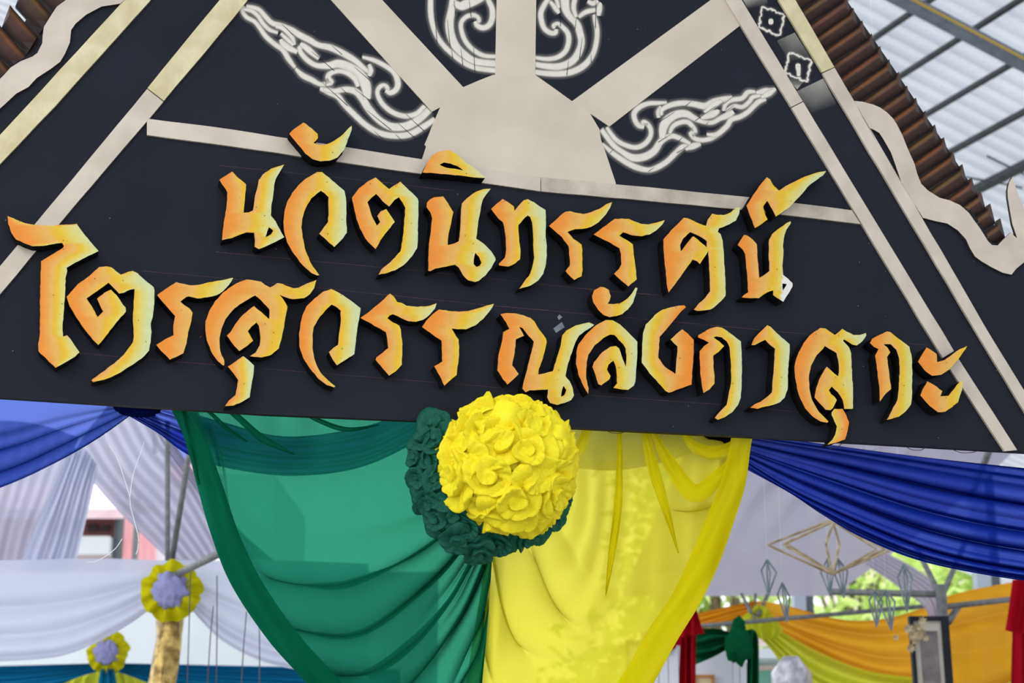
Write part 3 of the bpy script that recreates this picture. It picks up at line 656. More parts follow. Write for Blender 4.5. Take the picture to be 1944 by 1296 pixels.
letter('ก', 'V 415,122 455,130 560,215 690,310 720,450 725,600 722,900 710,1020 640,1110 560,1170 410,1210 450,1140 540,970 560,800 570,600 560,440 530,350 460,280 370,282 420,320 455,380 415,435 430,560 445,680 465,830 380,910 325,985 320,800 290,580 268,420 310,340 250,310 205,265 230,215 310,170', wu=0.75, ws=0.15, hi=0.95)
letter('ะ upper half', 'V 900,320 970,360 1025,400 1030,500 1120,475 1230,395 1310,340 1400,300 1380,340 1310,440 1250,510 1180,590 1080,655 970,668 880,605 795,495 850,400', wu=0.7, ws=0.1, hi=0.8)
letter('ะ lower half', 'V 910,735 1000,785 1095,855 1070,920 1170,915 1240,830 1310,740 1350,725 1340,830 1290,990 1220,1050 1130,1110 1040,1115 940,1040 825,910 850,840', wu=0.8, ws=0.1, hi=0.85)

# rusty tie wires under the lower edge
M_WIRE = paint('rusty_wire', (52, 44, 40), (80, 66, 56), 60, 0.7)
for pts in ([(1564, 838), (1574, 850), (1590, 848), (1600, 840)], [(1718, 846), (1730, 853), (1748, 854), (1758, 848)], [(1806, 852), (1825, 859), (1848, 858), (1860, 852)], [(1150, 815), (1160, 821), (1178, 822), (1190, 817)]):
    tube('tie_wire', [bp(x, y, -0.008) for x, y in catmull(pts, 5)], 0.0011, M_WIRE, sign, n=5)
# posts that carry the board, at its two ends
M_POST = paint('grey_steel', (120, 120, 122), (150, 150, 150), 20, 0.45, 0.3)
for px_, lab in ((-165, 'grey steel post under the left end of the signboard'), (2095, 'grey steel post under the right end of the signboard')):
    p = bp(px_, 700, -0.055)
    o = tube('support_post', [Vector((p.x, p.y, 0)), Vector((p.x, p.y, p.z))], 0.03, M_POST, sign, n=12)
    o['label'] = lab

# ================================================================== drapery hung under the board
def nz(x, y, z=0.0): return noise.noise(Vector((x, y, z)))
M_GREEN = fabric('green_chiffon', (12, 106, 78), 0.5, 0.22, (38, 158, 122), deep=0.85)
M_YELLOW = fabric('yellow_chiffon', (232, 218, 14), 0.6, 0.13, (248, 240, 90), deep=0.7)
M_BLUE = fabric('royal_blue_chiffon', (22, 48, 160), 0.3, 0.30, (56, 90, 214), deep=0.9, tint=0.14)
M_BLUE_L = fabric('thin_blue_chiffon', (26, 52, 156), 0.42, 0.26, (80, 116, 220), deep=0.8, tint=0.14)

def ridge(x): return abs(math.sin(x))
def crease(x, p=0.7): return abs(math.sin(x))**p
def pleat_strip(path, widths, mat, depth, parent, bulge=0.010, seed=0):
    """a soft pleat lying over a drape: cloth doubled along a path"""
    pts = catmull([(x, y, w) for (x, y), w in zip(path, widths)], 8); n = len(pts); G = []
    for i, (x, y, w) in enumerate(pts):
        a = pts[max(0, i-1)]; b_ = pts[min(n-1, i+1)]; dx, dy = b_[0]-a[0], b_[1]-a[1]; l = math.hypot(dx, dy) or 1
        nx, ny = -dy/l*w/2, dx/l*w/2
        G.append([(x-nx, y-ny), (x, y), (x+nx, y+ny)])
    return cloth('pleat', G, mat, depth, lambda s, t: bulge*math.sin(math.pi*s)+0.006*nz(3*s, 6*t, seed), 12, 2*n, parent=parent)
def g_ph(s, t):                          # phase of the long swag folds: they run from the left hem to the rosette
    return 2*math.pi*(7.6*t+0.5*nz(1.3*s, 2.0*t, 1)+0.22*nz(4*s, 5*t, 2))
def g_en(s, t):
    return smooth(0.12, 0.30, s)*smooth(0.22, 0.36, t)*(0.55+0.45*smooth(-0.3, 0.2, nz(2.4*s, 3.1*t, 8)))
def f_green(s, t):
    d = 0.036*math.cos(g_ph(s, t))*g_en(s, t)
    d += 0.016*math.cos(2.3*g_ph(s, t)+1.0)*smooth(0.35, 0.9, s)*smooth(0.2, 0.4, t)
    d += 0.022*math.sin(2*math.pi*4*(s+0.5*t)+0.4)*smooth(0.26, 0.0, t)*smooth(0.95, 0.4, s)
    d += 0.040*nz(1.8*s, 1.8*t, 9)+0.010*nz(7*s, 9*t, 3)
    hem = 0.11+0.05*t+0.02*nz(3*t, 1.0)
    d += 0.045*smooth(hem+0.004, hem-0.004, s)*smooth(0.06, 0.14, t)+0.012*math.sin(46*s)*smooth(hem, hem-0.02, s)
    return d
def ga_green(s, t):
    return 0.036*math.sin(g_ph(s, t))*g_en(s, t)+0.012*math.sin(2.3*g_ph(s, t)+1.0)*smooth(0.35, 0.9, s)*smooth(0.2, 0.4, t)
gg = [[(312, 752), (480, 765), (690, 778), (880, 786)], [(350, 830), (470, 868), (640, 888), (780, 860), (900, 830)], [(372, 910), (480, 985), (620, 1010), (770, 965), (905, 900)],
      [(400, 1010), (500, 1110), (640, 1130), (800, 1060), (915, 950)], [(440, 1110), (540, 1210), (680, 1215), (830, 1120), (925, 990)], [(510, 1215), (620, 1290), (750, 1270), (866, 1150), (935, 1010)],
      [(585, 1300), (690, 1345), (800, 1310), (890, 1180), (935, 1045)], [(640, 1380), (740, 1400), (830, 1380), (895, 1290), (926, 1180)], [(700, 1480), (780, 1480), (850, 1470), (890, 1420), (912, 1330)]]
o = cloth('hanging_drape', gg, M_GREEN, -0.125, f_green, 150, 300, gather=ga_green)
h = cloth('hem', [[(314, 752), (334, 755), (352, 760)], [(349, 830), (370, 832), (392, 838)], [(371, 910), (396, 912), (422, 918)], [(399, 1010), (428, 1012), (456, 1018)], [(439, 1110), (472, 1110), (504, 1114)], [(509, 1215), (542, 1212), (574, 1212)], [(584, 1300), (616, 1296), (648, 1294)], [(640, 1380), (670, 1374), (700, 1370)]],
          M_GREEN, -0.062, lambda s, t: 0.012*math.sin(3.1*s)+0.008*nz(3*s, 9*t, 41)+0.006*math.sin(7*s+9*t), 16, 120, parent=o)
for k_, (pa, wd) in enumerate([([(345, 772), (352, 800), (362, 850), (378, 920)], (6, 10, 12, 3)), ([(420, 768), (452, 792), (498, 832), (560, 862)], (7, 12, 14, 3)), ([(380, 768), (402, 786), (430, 812), (470, 838)], (4, 7, 8, 2)), ([(560, 775), (610, 800), (660, 815), (720, 806)], (4, 9, 9, 2))]):
    pleat_strip(pa, wd, M_GREEN, -0.060, o, seed=60+k_)
tag(o, 'sheer green drape gathered at the yellow rosette, hanging under the signboard', 'drape')

def y_ph(s, t): return 2*math.pi*(6.4*t+0.6*nz(1.6*s, 2*t, 11))
def y_en(s, t): return smooth(0.9, 0.1, s)*smooth(0.22, 0.5, t)*(0.3+0.7*smooth(-0.2, 0.25, nz(2.2*s, 3*t, 28)))
def y_ph2(s, t): return 2*math.pi*(6.0*t+0.5*nz(2*s, 2*t, 31)-0.9*s)
def y_en2(s, t): return smooth(0.35, 0.8, s)*smooth(0.50, 0.18, t)*smooth(0.02, 0.08, t)*smooth(0.89, 0.84, s)
def f_yel(s, t):
    d = 0.022*math.cos(y_ph(s, t))*y_en(s, t)+0.022*math.cos(y_ph2(s, t))*y_en2(s, t)
    d += 0.020*math.cos(2*math.pi*(3.4*s-0.5*t+0.5*nz(2*s, 2*t, 2)))*smooth(0.03, 0.2, t)*smooth(0.9, 0.4, t)
    d += 0.024*nz(2.4*s, 2.4*t, 19)+0.006*nz(7*s, 8*t, 4)
    d -= 0.05*smooth(0.22, 0.0, s)*smooth(0.5, 0.75, t)
    hem = 0.885+0.02*nz(3*t, 5.0)
    d += 0.035*smooth(hem-0.004, hem+0.004, s)*smooth(0.03, 0.1, t)
    return d
def ga_yel(s, t):
    return 0.042*math.sin(y_ph(s, t))*y_en(s, t)+0.042*math.sin(y_ph2(s, t))*y_en2(s, t)
yg = [[(1040, 786), (1180, 796), (1300, 802), (1432, 812)], [(1050, 850), (1170, 880), (1300, 880), (1424, 850)], [(1050, 915), (1170, 1000), (1300, 990), (1414, 920)],
      [(1035, 965), (1140, 1090), (1280, 1090), (1394, 985)], [(1005, 990), (1100, 1150), (1250, 1180), (1364, 1070)], [(965, 1010), (1045, 1180), (1190, 1250), (1328, 1145)],
      [(930, 1040), (985, 1210), (1120, 1310), (1285, 1215)], [(908, 1150), (960, 1290), (1080, 1380), (1240, 1296)], [(880, 1330), (950, 1420), (1060, 1480), (1180, 1390)]]
o = cloth('hanging_drape', yg, M_YELLOW, -0.11, f_yel, 170, 260, gather=ga_yel)
h = cloth('hem', [[(1392, 806), (1412, 808), (1432, 812)], [(1384, 852), (1404, 850), (1425, 850)], [(1368, 915), (1392, 918), (1415, 920)], [(1344, 975), (1370, 980), (1395, 985)], [(1310, 1056), (1338, 1063), (1365, 1070)], [(1274, 1130), (1302, 1138), (1329, 1145)], [(1230, 1196), (1258, 1206), (1286, 1215)], [(1186, 1274), (1212, 1286), (1241, 1296)], [(1120, 1366), (1150, 1378), (1181, 1390)]],
          M_YELLOW, -0.048, lambda s, t: 0.010*math.sin(3.1*s)+0.006*nz(3*s, 9*t, 51)+0.005*math.sin(7*s+9*t), 16, 120, parent=o)
for k_, (pa, wd) in enumerate([([(1176, 806), (1176, 880), (1172, 970), (1160, 1060), (1150, 1130)], (10, 12, 16, 12, 2)), ([(1222, 808), (1238, 880), (1262, 960), (1288, 1050)], (12, 22, 16, 2)), ([(1234, 812), (1272, 880), (1318, 936), (1366, 902), (1408, 856)], (10, 26, 34, 26, 12)), ([(1290, 812), (1322, 850), (1366, 858), (1414, 832)], (6, 22, 26, 14)), ([(1120, 800), (1102, 850), (1084, 880)], (14, 20, 8))]):
    pleat_strip(pa, wd, M_YELLOW, -0.058, o, seed=80+k_)
tag(o, 'sheer yellow drape gathered at the yellow rosette, hanging under the signboard', 'drape')

def b_ph(s, t): return 2*math.pi*(6.0*t+0.35*nz(1.2*s, 2*t, 3))
def f_blue(s, t):
    e = 0.30+0.70*smooth(0.0, 0.45, s)
    return 0.042*math.cos(b_ph(s, t))*e+0.014*math.cos(2.6*b_ph(s, t)+1)*e+0.012*nz(3*s, 3*t, 5)
def ga_blue(s, t):
    return (0.034*math.sin(b_ph(s, t))+0.010*math.sin(2.6*b_ph(s, t)+1))*smooth(1.0, 0.93, t)*smooth(0.0, 0.05, t)
o = cloth('blue_swag', [[(1405, 820), (1560, 842), (1750, 867), (1944, 888), (2130, 905)], [(1412, 842), (1560, 880), (1750, 925), (1944, 955), (2130, 975)], [(1415, 860), (1560, 920), (1750, 985), (1944, 1025), (2130, 1045)],
      [(1415, 876), (1540, 950), (1750, 1038), (1944, 1078), (2130, 1092)], [(1414, 889), (1500, 936), (1560, 976), (1640, 1022), (1760, 1068), (1944, 1102), (2130, 1118)]], M_BLUE, -0.14, f_blue, 110, 300, gather=ga_blue)
tag(o, 'royal blue pleated swag stretching right from beside the yellow drape', 'drape')
def bl_ph(s, t): return 2*math.pi*(4.6*t+0.4*nz(1.5*s, 2*t, 7))
def f_bl(s, t):
    return (0.030*math.cos(bl_ph(s, t))*smooth(0.30, 0.7, t)+0.014*math.sin(12*t+2*s))*(1.15-s)+0.012*nz(3*s, 3*t, 8)
def ga_bl(s, t):
    return 0.045*math.sin(bl_ph(s, t))*smooth(0.35, 0.7, t)*smooth(1.0, 0.92, t)
o = cloth('blue_swag', [[(-210, 735), (0, 748), (120, 750), (256, 762)], [(-210, 830), (0, 808), (120, 785), (256, 768)], [(-210, 905), (0, 868), (120, 828), (252, 776)], [(-210, 1000), (0, 926), (100, 881), (180, 836), (247, 789)]], M_BLUE_L, -0.12, f_bl, 90, 220, gather=ga_bl)
tag(o, 'blue swag gathered under the left end of the signboard', 'drape')
o = cloth('blue_swag', [[(236, 762), (300, 767), (420, 800), (540, 828), (680, 812), (800, 772)], [(240, 775), (330, 812), (430, 850), (560, 868), (700, 850), (830, 785)], [(244, 789), (300, 822), (355, 862), (430, 888), (560, 903), (700, 882), (850, 805)]], M_BLUE, -0.22,
          lambda s, t: 0.02*ridge(math.pi*4*t+0.4)+0.008*nz(4*s, 4*t), 90, 60)
tag(o, 'dark blue swag seen through the green drape', 'drape')
o = cloth('blue_swag', [[(1040, 790), (1180, 798), (1300, 806), (1425, 816)], [(1040, 850), (1140, 868), (1240, 858), (1330, 838), (1425, 826)], [(1040, 880), (1150, 893), (1240, 882), (1330, 856), (1425, 838)]], M_BLUE, -0.22,
          lambda s, t: 0.018*ridge(math.pi*3*t+0.4)+0.008*nz(4*s, 4*t), 60, 50)
tag(o, 'dark blue swag seen through the yellow drape', 'drape')
# knots where the blue cloth is tied up
M_KNOT = fabric('dark_blue_knot', (12, 20, 70), 0.15, 0.0)
M_BLACKC = fabric('black_cloth', (16, 16, 20), 0.1, 0.0)
def knot(name, c, rx, ry, rz, mat, seed, lab, parent=None):
    V = []; Fc = []; n, m = 28, 16
    for i in range(m+1):
        ph = math.pi*i/m
        for k in range(n):
            th = 2*math.pi*k/n
            p = Vector((math.sin(ph)*math.cos(th), math.sin(ph)*math.sin(th), math.cos(ph)))
            r = 1+0.22*ridge(3.5*th+4*ph+2*nz(p.x*2+seed, p.y*2, p.z*2))-0.1+0.15*nz(p.x*2, p.y*2+seed, p.z*2)
            V.append(c+BU*(p.x*r*rx)-BN*(p.y*r*ry)+Vector((0, 0, p.z*r*rz)))
    for i in range(m):
        for k in range(n): Fc.append([i*n+k, (i+1)*n+k, (i+1)*n+(k+1) % n, i*n+(k+1) % n])
    o_ = mk(name, V, Fc, mat, parent, sm=True)
    if not parent: tag(o_, lab, 'knot')
    return o_
knot('cloth_knot', bp(262, 774, -0.10), 0.055, 0.03, 0.022, M_KNOT, 3, 'dark blue knot of cloth tied under the left part of the signboard')
knot('cloth_knot', bp(1372, 832, -0.12), 0.05, 0.025, 0.020, M_BLACKC, 9, 'black knot of cloth behind the top corner of the yellow drape')
# loose white threads
M_THREAD = paint('white_thread', (235, 235, 238), None, 10, 0.6)
th = empty('hanging_thread', bp(204, 812, -0.07), 'thin white thread hanging in a Y below the blue swag', 'thread')
for pts in ([(200, 822), (208, 845), (222, 868), (235, 905), (246, 942), (248, 962), (256, 992), (263, 1020), (262, 1040), (258, 1052)], [(274, 838), (266, 862), (256, 890), (250, 915), (247, 942)], [(232, 1022), (220, 1040), (200, 1056), (180, 1066), (164, 1066)]):
    tube('strand', [bp(x, y, -0.07) for x, y in catmull(pts, 6)], 0.0009, M_THREAD, th, n=5)

# ================================================================== big fabric rosette
M_RY = paint('yellow_satin', (238, 218, 24), (246, 228, 40), 8, 0.6, 0, 0.5, spec=0.25, bscale=32)
M_RG = paint('green_satin', (8, 78, 62), (12, 94, 74), 8, 0.6, 0, 0.5, spec=0.25, bscale=32)
def puff_mesh(seed, mat):
    """a cloth rose: overlapping petals winding round a heart, each rising gently and dropping sharply at its rim"""
    V = []; Fc = []; nr, na = 38, 76
    rnd = random.Random(seed); hand = rnd.choice((-1, 1)); ph = rnd.random(); turns = rnd.uniform(1.5, 2.2)
    ox, oy = rnd.uniform(-0.3, 0.3), rnd.uniform(-0.3, 0.3)
    for i in range(nr+1):
        r = i/nr
        for j in range(na):
            a = 2*math.pi*j/na
            q = Vector((r*math.cos(a), r*math.sin(a), 0))
            dx, dy = q.x-ox, q.y-oy; rc_ = math.hypot(dx, dy); ac = math.atan2(dy, dx)
            w = nz(q.x*1.3+seed*3.1, q.y*1.3, seed*1.7)
            p = turns*rc_+hand*ac/(2*math.pi)+ph+0.55*w
            fr_ = p-math.floor(p)
            saw = (fr_/0.8)**0.8 if fr_ < 0.8 else 1-((fr_-0.8)/0.2)**1.5
            amp = 0.44*(0.6+0.6*nz(math.cos(ac)+seed, math.sin(ac), math.floor(p)*1.3)+0.4)*smooth(0.05, 0.3, rc_)
            wr = 0.11*(crease(4.0*ac+5*w+seed+3.5*rc_, 0.7)-0.5)*smooth(0.15, 0.5, rc_)
            rad = 1+0.18*nz(math.cos(a)*1.1+seed, math.sin(a)*1.1, 4)
            h = 0.85*math.sqrt(max(0, 1-(r*0.98)**2))
            sp = 1+0.22*(saw-0.5)*amp*3
            V.append((q.x*rad*sp, q.y*rad*sp, h+amp*(saw-0.55)+wr+0.10*w))
    for i in range(nr):
        for j in range(na):
            Fc.append([i*na+j, (i+1)*na+j, (i+1)*na+(j+1) % na, i*na+(j+1) % na])
    me = bpy.data.meshes.new('fabric_rose'); me.from_pydata(V, [], Fc); me.materials.append(mat)
    me.polygons.foreach_set('use_smooth', [True]*len(me.polygons)); me.update()
    return me
PY = [puff_mesh(s_, M_RY) for s_ in range(1, 8)]; PG = [puff_mesh(s_, M_RG) for s_ in range(11, 16)]
rc = bp(964, 886, 0.085)
ros = empty('fabric_rosette', rc, 'big ball of yellow cloth roses ringed with green ones, centre of the drapes', 'rosette')
def put_puff(parent, me, c, d, size, spin, name='fabric_rose', sq=1.0):
    o_ = bpy.data.objects.new(name, me); COL.objects.link(o_)
    d = Vector(d).normalized()
    q = d.to_track_quat('Z', 'Y')
    from mathutils import Quaternion
    o_.parent = parent; o_.location = c-WLOC[parent.name]
    o_.rotation_mode = 'QUATERNION'; o_.rotation_quaternion = q @ Quaternion((0, 0, 1), spin)
    o_.scale = (size, size*sq, size*0.85); WLOC[o_.name] = c
    return o_
# yellow roses over the front of a flattened ball
RX, RD, RZ = 0.146, 0.112, 0.142
rnd = random.Random(5)
ga = math.pi*(3-5**0.5); nP = 25
for i in range(nP):
    cz = 1-(i+0.5)/nP*1.10                   # along the ball's axis to the viewer
    rr = math.sqrt(max(0, 1-cz*cz)); a = i*ga+0.4
    d = BU*(rr*math.cos(a))+Vector((0, 0, 1))*(rr*math.sin(a))+BN*cz
    bul = 1.0+0.10*math.exp(-((a % 6.283)-0.9)**2)
    c = rc+(BU*(rr*math.cos(a)*RX)+Vector((0, 0, rr*math.sin(a)*RZ)))*bul+BN*(cz*RD)
    put_puff(ros, PY[i % 7], c-d*0.02, d+Vector((rnd.uniform(-.2, .2), 0, rnd.uniform(-.2, .2))), rnd.uniform(0.058, 0.074), rnd.uniform(0, 6.28), sq=rnd.uniform(0.75, 1.2))
# green roses behind, showing at the left and below
for i, a in enumerate([math.radians(x) for x in (148, 160, 172, 186, 203, 220, 238, 255, 272, 290, 308, 325, 342)]):
    R1 = 0.198 if 100 < math.degrees(a) < 262 else 0.172
    c = rc+BU*(math.cos(a)*R1*1.0-0.012)+Vector((0, 0, math.sin(a)*R1-0.004))-BN*0.055
    d = BU*math.cos(a)+Vector((0, 0, math.sin(a)))+BN*0.8
    put_puff(ros, PG[i % 5], c, d, rnd.uniform(0.036, 0.048), rnd.uniform(0, 6.28))
    if 120 < math.degrees(a) < 250:
        c2 = rc+BU*(math.cos(a+0.12)*R1*0.8-0.02)+Vector((0, 0, math.sin(a+0.12)*R1*0.8))-BN*0.03
        put_puff(ros, PG[(i+2) % 5], c2, d+BN*0.4, 0.045, rnd.uniform(0, 6.28))
# folded bands lying over the roses
def band(p0, p1, w, bulge, nm='folded_band'):
    V = []; Fc = []; n = 14; m = 7
    a = bp(*p0, 0.0); b_ = bp(*p1, 0.0); ax = (b_-a); ln = ax.length; ax.normalize(); sd = ax.cross(BN)
    for i in range(n):
        t = i/(n-1)
        for j in range(m):
            u = j/(m-1)*2-1
            V.append(a+ax*(ln*t)+sd*(u*w*(0.8+0.2*math.sin(math.pi*t)))+BN*(0.085+RD+bulge*math.sin(math.pi*t)-0.012*u*u-0.02+0.004*math.sin(5*u)))
    for i in range(n-1):
        for j in range(m-1): Fc.append([i*m+j, i*m+j+1, (i+1)*m+j+1, (i+1)*m+j])
    return mk(nm, V, Fc, M_RY, ros, sm=True)
band((904, 806), (956, 832), 0.036, 0.03)
band((1000, 845), (1040, 860), 0.026, 0.02)
band((895, 905), (935, 925), 0.026, 0.012)
band((985, 945), (1010, 975), 0.024, 0.0)
knot('core', rc-BN*0.03, 0.135, 0.08, 0.13, M_RY, 4, None, ros)

# ================================================================== hall roof behind
M_ROOF, _nt, _out = nmat('white_roof_sheet')
_d = N(_nt, 'ShaderNodeBsdfDiffuse'); _t = N(_nt, 'ShaderNodeBsdfTranslucent'); _mx = N(_nt, 'ShaderNodeMixShader')
_tc = N(_nt, 'ShaderNodeTexCoord'); _n = N(_nt, 'ShaderNodeTexNoise'); _n.inputs['Scale'].default_value = 0.8; _n.inputs['Detail'].default_value = 4
L(_nt, _tc.outputs['Object'], _n.inputs['Vector'])
_cr = N(_nt, 'ShaderNodeValToRGB'); _cr.color_ramp.elements[0].color = (*lin((178, 183, 190)), 1); _cr.color_ramp.elements[1].color = (*lin((218, 221, 226)), 1)
L(_nt, _n.outputs['Fac'], _cr.inputs['Fac']); L(_nt, _cr.outputs[0], _d.inputs[0]); L(_nt, _cr.outputs[0], _t.inputs[0])
_mx.inputs[0].default_value = 0.5
L(_nt, _d.outputs[0], _mx.inputs[1]); L(_nt, _t.outputs[0], _mx.inputs[2]); L(_nt, _mx.outputs[0], _out.inputs[0])
M_DARKST = paint('dark_steel', (52, 56, 60), (70, 74, 78), 20, 0.5, 0.3)
M_BEAM = paint('blue_grey_steel', (104, 114, 128), (122, 132, 146), 12, 0.5, 0.2)
M_YLINE = paint('yellow_pipe', (190, 160, 60), None, 12, 0.5)
H = Vector((-0.389, 0.921, 0)); SL = Vector((0.921, 0.389, -0.30)); RN = H.cross(SL).normalized()
if RN.z > 0: RN = -RN                                # faces down into the hall
R0 = CAM + ray(1800, 150)*13.0
def on_roof(x, y):
    r = ray(x, y); return CAM + r*((R0-CAM).dot(RN)/r.dot(RN))
def roof_z(P): return R0.z-((P.x-R0.x)*RN.x+(P.y-R0.y)*RN.y)/RN.z
def rc2(P):
    q = P-R0; b_ = q.dot(H); w = q-H*b_; return b_, w.dot(SL)/SL.dot(SL)
roof = empty('ceiling', R0, 'white corrugated hall roof seen beyond the right slope', None, kind='structure')
V = []; Fc = []; pitch_ = 0.17; h0, h1 = -27.0, 10.0; nn = int((h1-h0)/pitch_)
for i in range(nn):
    b0 = h0+i*pitch_
    for db, dz in ((0, 0), (0.085, 0), (0.095, 0.07), (0.16, 0.07)):
        for s_ in (-16.0, 9.0):
            V.append(R0+H*(b0+db)+SL*s_-RN*dz)
for i in range(4*nn-1): Fc.append([2*i, 2*i+1, 2*i+3, 2*i+2])
mk('corrugated_sheet', V, Fc, M_ROOF, roof)
def beam(name, a, b_, w, h, mat, parent):
    ax = (b_-a).normalized(); sd = ax.cross(RN).normalized(); V = []
    for p in (a, b_):
        for u, v_ in ((-1, 0), (1, 0), (1, 1), (-1, 1)): V.append(p+sd*(u*w/2)+RN*(v_*h))
    return mk(name, V, [(0, 1, 2, 3), (7, 6, 5, 4), (0, 4, 5, 1), (1, 5, 6, 2), (2, 6, 7, 3), (3, 7, 4, 0)], mat, parent)
for (x, y), w, h in (((1710, 33), 0.035, 0.035), ((1787, 90), 0.035, 0.035), ((1852, 157), 0.035, 0.035), ((1874, 245), 0.04, 0.04), ((1900, 329), 0.07, 0.06)):
    b_, s_ = rc2(on_roof(x, y))
    beam('roof_purlin', R0+SL*s_+H*(-26)+RN*0.01, R0+SL*s_+H*9.5+RN*0.01, w, h, M_DARKST, roof)
_, s1 = rc2(on_roof(1710, 33)); _, s2 = rc2(on_roof(1787, 90)); ds = s2-s1
for k in range(1, 9):
    beam('roof_purlin', R0+SL*(s1-ds*k)+H*(-26)+RN*0.01, R0+SL*(s1-ds*k)+H*9.5+RN*0.01, 0.035, 0.035, M_DARKST, roof)
ba, sa = rc2(on_roof(1797, 2)); bb, sb = rc2(on_roof(1944, 76))
bm_ = 0.5*(ba+bb)
beam('roof_rafter', R0+H*bm_+SL*(-14)+RN*0.14, R0+H*bm_+SL*8+RN*0.14, 0.10, 0.07, M_BEAM, roof)
beam('yellow_pipe', R0+H*(bm_-0.09)+SL*(-14)+RN*0.2, R0+H*(bm_-0.09)+SL*8+RN*0.2, 0.014, 0.014, M_YLINE, roof)
# sagging cable below the sheets
tube('cable', [on_roof(x, y)+RN*0.5 for x, y in catmull([(1740, 215), (1790, 220), (1850, 232), (1900, 240), (1960, 252)], 6)], 0.008, M_DARKST, roof, n=5)
tube('cable', [on_roof(x, y)+RN*0.4 for x, y in catmull([(1890, 212), (1930, 232), (1990, 262)], 6)], 0.008, M_DARKST, roof, n=5)

# ================================================================== white stall behind, left
M_SHEER = fabric('white_sheer', (196, 194, 214), 0.5, 0.14, (210, 210, 228))
M_SHEER2 = fabric('white_sheer_bright', (214, 218, 240), 0.5, 0.10, (224, 228, 246))
M_STEELP = paint('galvanised_pipe', (96, 99, 101), (122, 124, 124), 30, 0.5, 0.2)
M_TEAL = fabric('teal_chiffon', (16, 110, 158), 0.35, 0.06, (20, 125, 175))
M_LEMON = fabric('lemon_chiffon', (216, 222, 70), 0.4, 0.08)
M_BACKW = paint('white_wall', (226, 234, 240), (236, 242, 246), 2, 0.7)
M_PINK = paint('pink_wall', (214, 140, 150), (226, 160, 168), 3, 0.8)
M_PINKROOF = paint('pale_pink_roof', (232, 200, 208), (240, 216, 220), 6, 0.7)
M_DKBRICK = paint('brown_pink_panel', (120, 76, 78), (140, 92, 92), 6, 0.8)
M_DKGREY = paint('dark_grey_post', (74, 84, 92), (92, 100, 108), 8, 0.6)
M_GLASS = paint('dark_window', (50, 46, 52), None, 4, 0.15)
def pleat(fr, am, ph=0.0, along='s'):
    return lambda s, t: am*math.sin(2*math.pi*fr*(s if along == 's' else t)+ph+1.2*nz(2*s, 2*t, ph))+am*0.5*nz(4*s, 4*t, ph+3)
YB = 9.0
def bcl(name, g, m, Y, f, lab, ns=60, nt=40, grp=None):
    o_ = cloth(name, g, m, Y, f, ns, nt, None, False); tag(o_, lab, 'drape', grp); return o_
bcl('white_drape', [[(-160, 800), (40, 800), (150, 830)], [(-160, 940), (0, 950), (105, 940)], [(-160, 1080), (-40, 1080), (60, 1064)]], M_SHEER, YB+0.5, pleat(6, 0.03, 1), 'greyish white sheer drape at the far left, below the blue swag')
bcl('white_drape', [[(128, 856), (158, 850), (186, 884)], [(84, 958), (124, 962), (168, 968)], [(36, 1080), (90, 1084), (140, 1084)]], M_SHEER2, YB-0.02, pleat(4, 0.03, 2), 'bright white sheer sash slanting down to the left above the white swag')
bcl('white_drape', [[(138, 862), (180, 800), (250, 740), (330, 840)], [(186, 926), (240, 880), (300, 840), (380, 910)], [(240, 985), (300, 950), (360, 930), (450, 1000)], [(330, 1072), (370, 1066), (410, 1060), (520, 1064)]], M_SHEER, YB+0.3, pleat(6, 0.03, 4), 'lavender white sheer sash slanting down to the right behind the grey poles')
bcl('white_drape', [[(-160, 1066), (60, 1062), (200, 1060), (322, 1064)], [(-160, 1120), (60, 1112), (200, 1100), (320, 1080)], [(-160, 1180), (60, 1180), (200, 1150), (316, 1100)], [(-160, 1262), (60, 1252), (140, 1238), (220, 1200), (280, 1160), (318, 1118)]], M_SHEER2, YB-0.1,
    lambda s, t: 0.05*ridge(math.pi*3.2*t*t+0.3)*(1-0.3*s)+0.015*nz(4*s, 5*t, 6), 'white sheer swag hanging left of the rosette on the gold pole', 70, 60)
bcl('white_drape', [[(330, 1062), (420, 1064), (560, 1064), (700, 1070)], [(332, 1090), (420, 1130), (560, 1180), (700, 1190)], [(334, 1118), (380, 1176), (430, 1222), (520, 1262), (700, 1290)]], M_SHEER2, YB-0.1,
    lambda s, t: 0.05*ridge(math.pi*3*t*t+0.2)*(0.7+0.3*s)+0.015*nz(4*s, 5*t, 16), 'white sheer swag hanging right of the rosette on the gold pole', 60, 50)
# frame poles with a gold-wrapped post
pole = empty('stall_frame', Vector((at(312, 1296, YB).x, YB, 0)), 'grey pole frame of the white stall with a gold-wrapped post', 'frame')
M_GOLD = paint('crinkled_gold_foil', (120, 98, 48), (206, 178, 104), 22, 0.3, 0.55, 0.8, bscale=35)
def gold_post():
    top = at(318, 1150, YB); V = []; Fc = []; n = 26; m = 60
    for i in range(m+1):
        z = top.z*(1-i/m)
        for k in range(n):
            a = 2*math.pi*k/n
            r = 0.062+0.016*nz(math.cos(a)*2+z*2.2, math.sin(a)*2, z*4)+0.010*ridge(1.5*a+z*9)
            V.append((top.x+r*math.cos(a)-0.02*math.sin(z*7), YB+r*math.sin(a), z))
    for i in range(m):
        for k in range(n): Fc.append([i*n+k, i*n+(k+1) % n, (i+1)*n+(k+1) % n, (i+1)*n+k])
    mk('gold_wrap', V, Fc, M_GOLD, pole, sm=True)['label'] = 'crinkled gold cloth wrapped round the post'
gold_post()
def pipe(p, q, r, par, m=M_STEELP, nm='pipe'):
    return tube(nm, [p, p.lerp(q, 0.5), q], r, m, par, n=10)
pipe(at(318, 1150, YB), at(318, 800, YB+0.1), 0.014, pole)
pipe(at(326, 1065, YB-0.04), at(372, 780, YB-0.3), 0.016, pole)
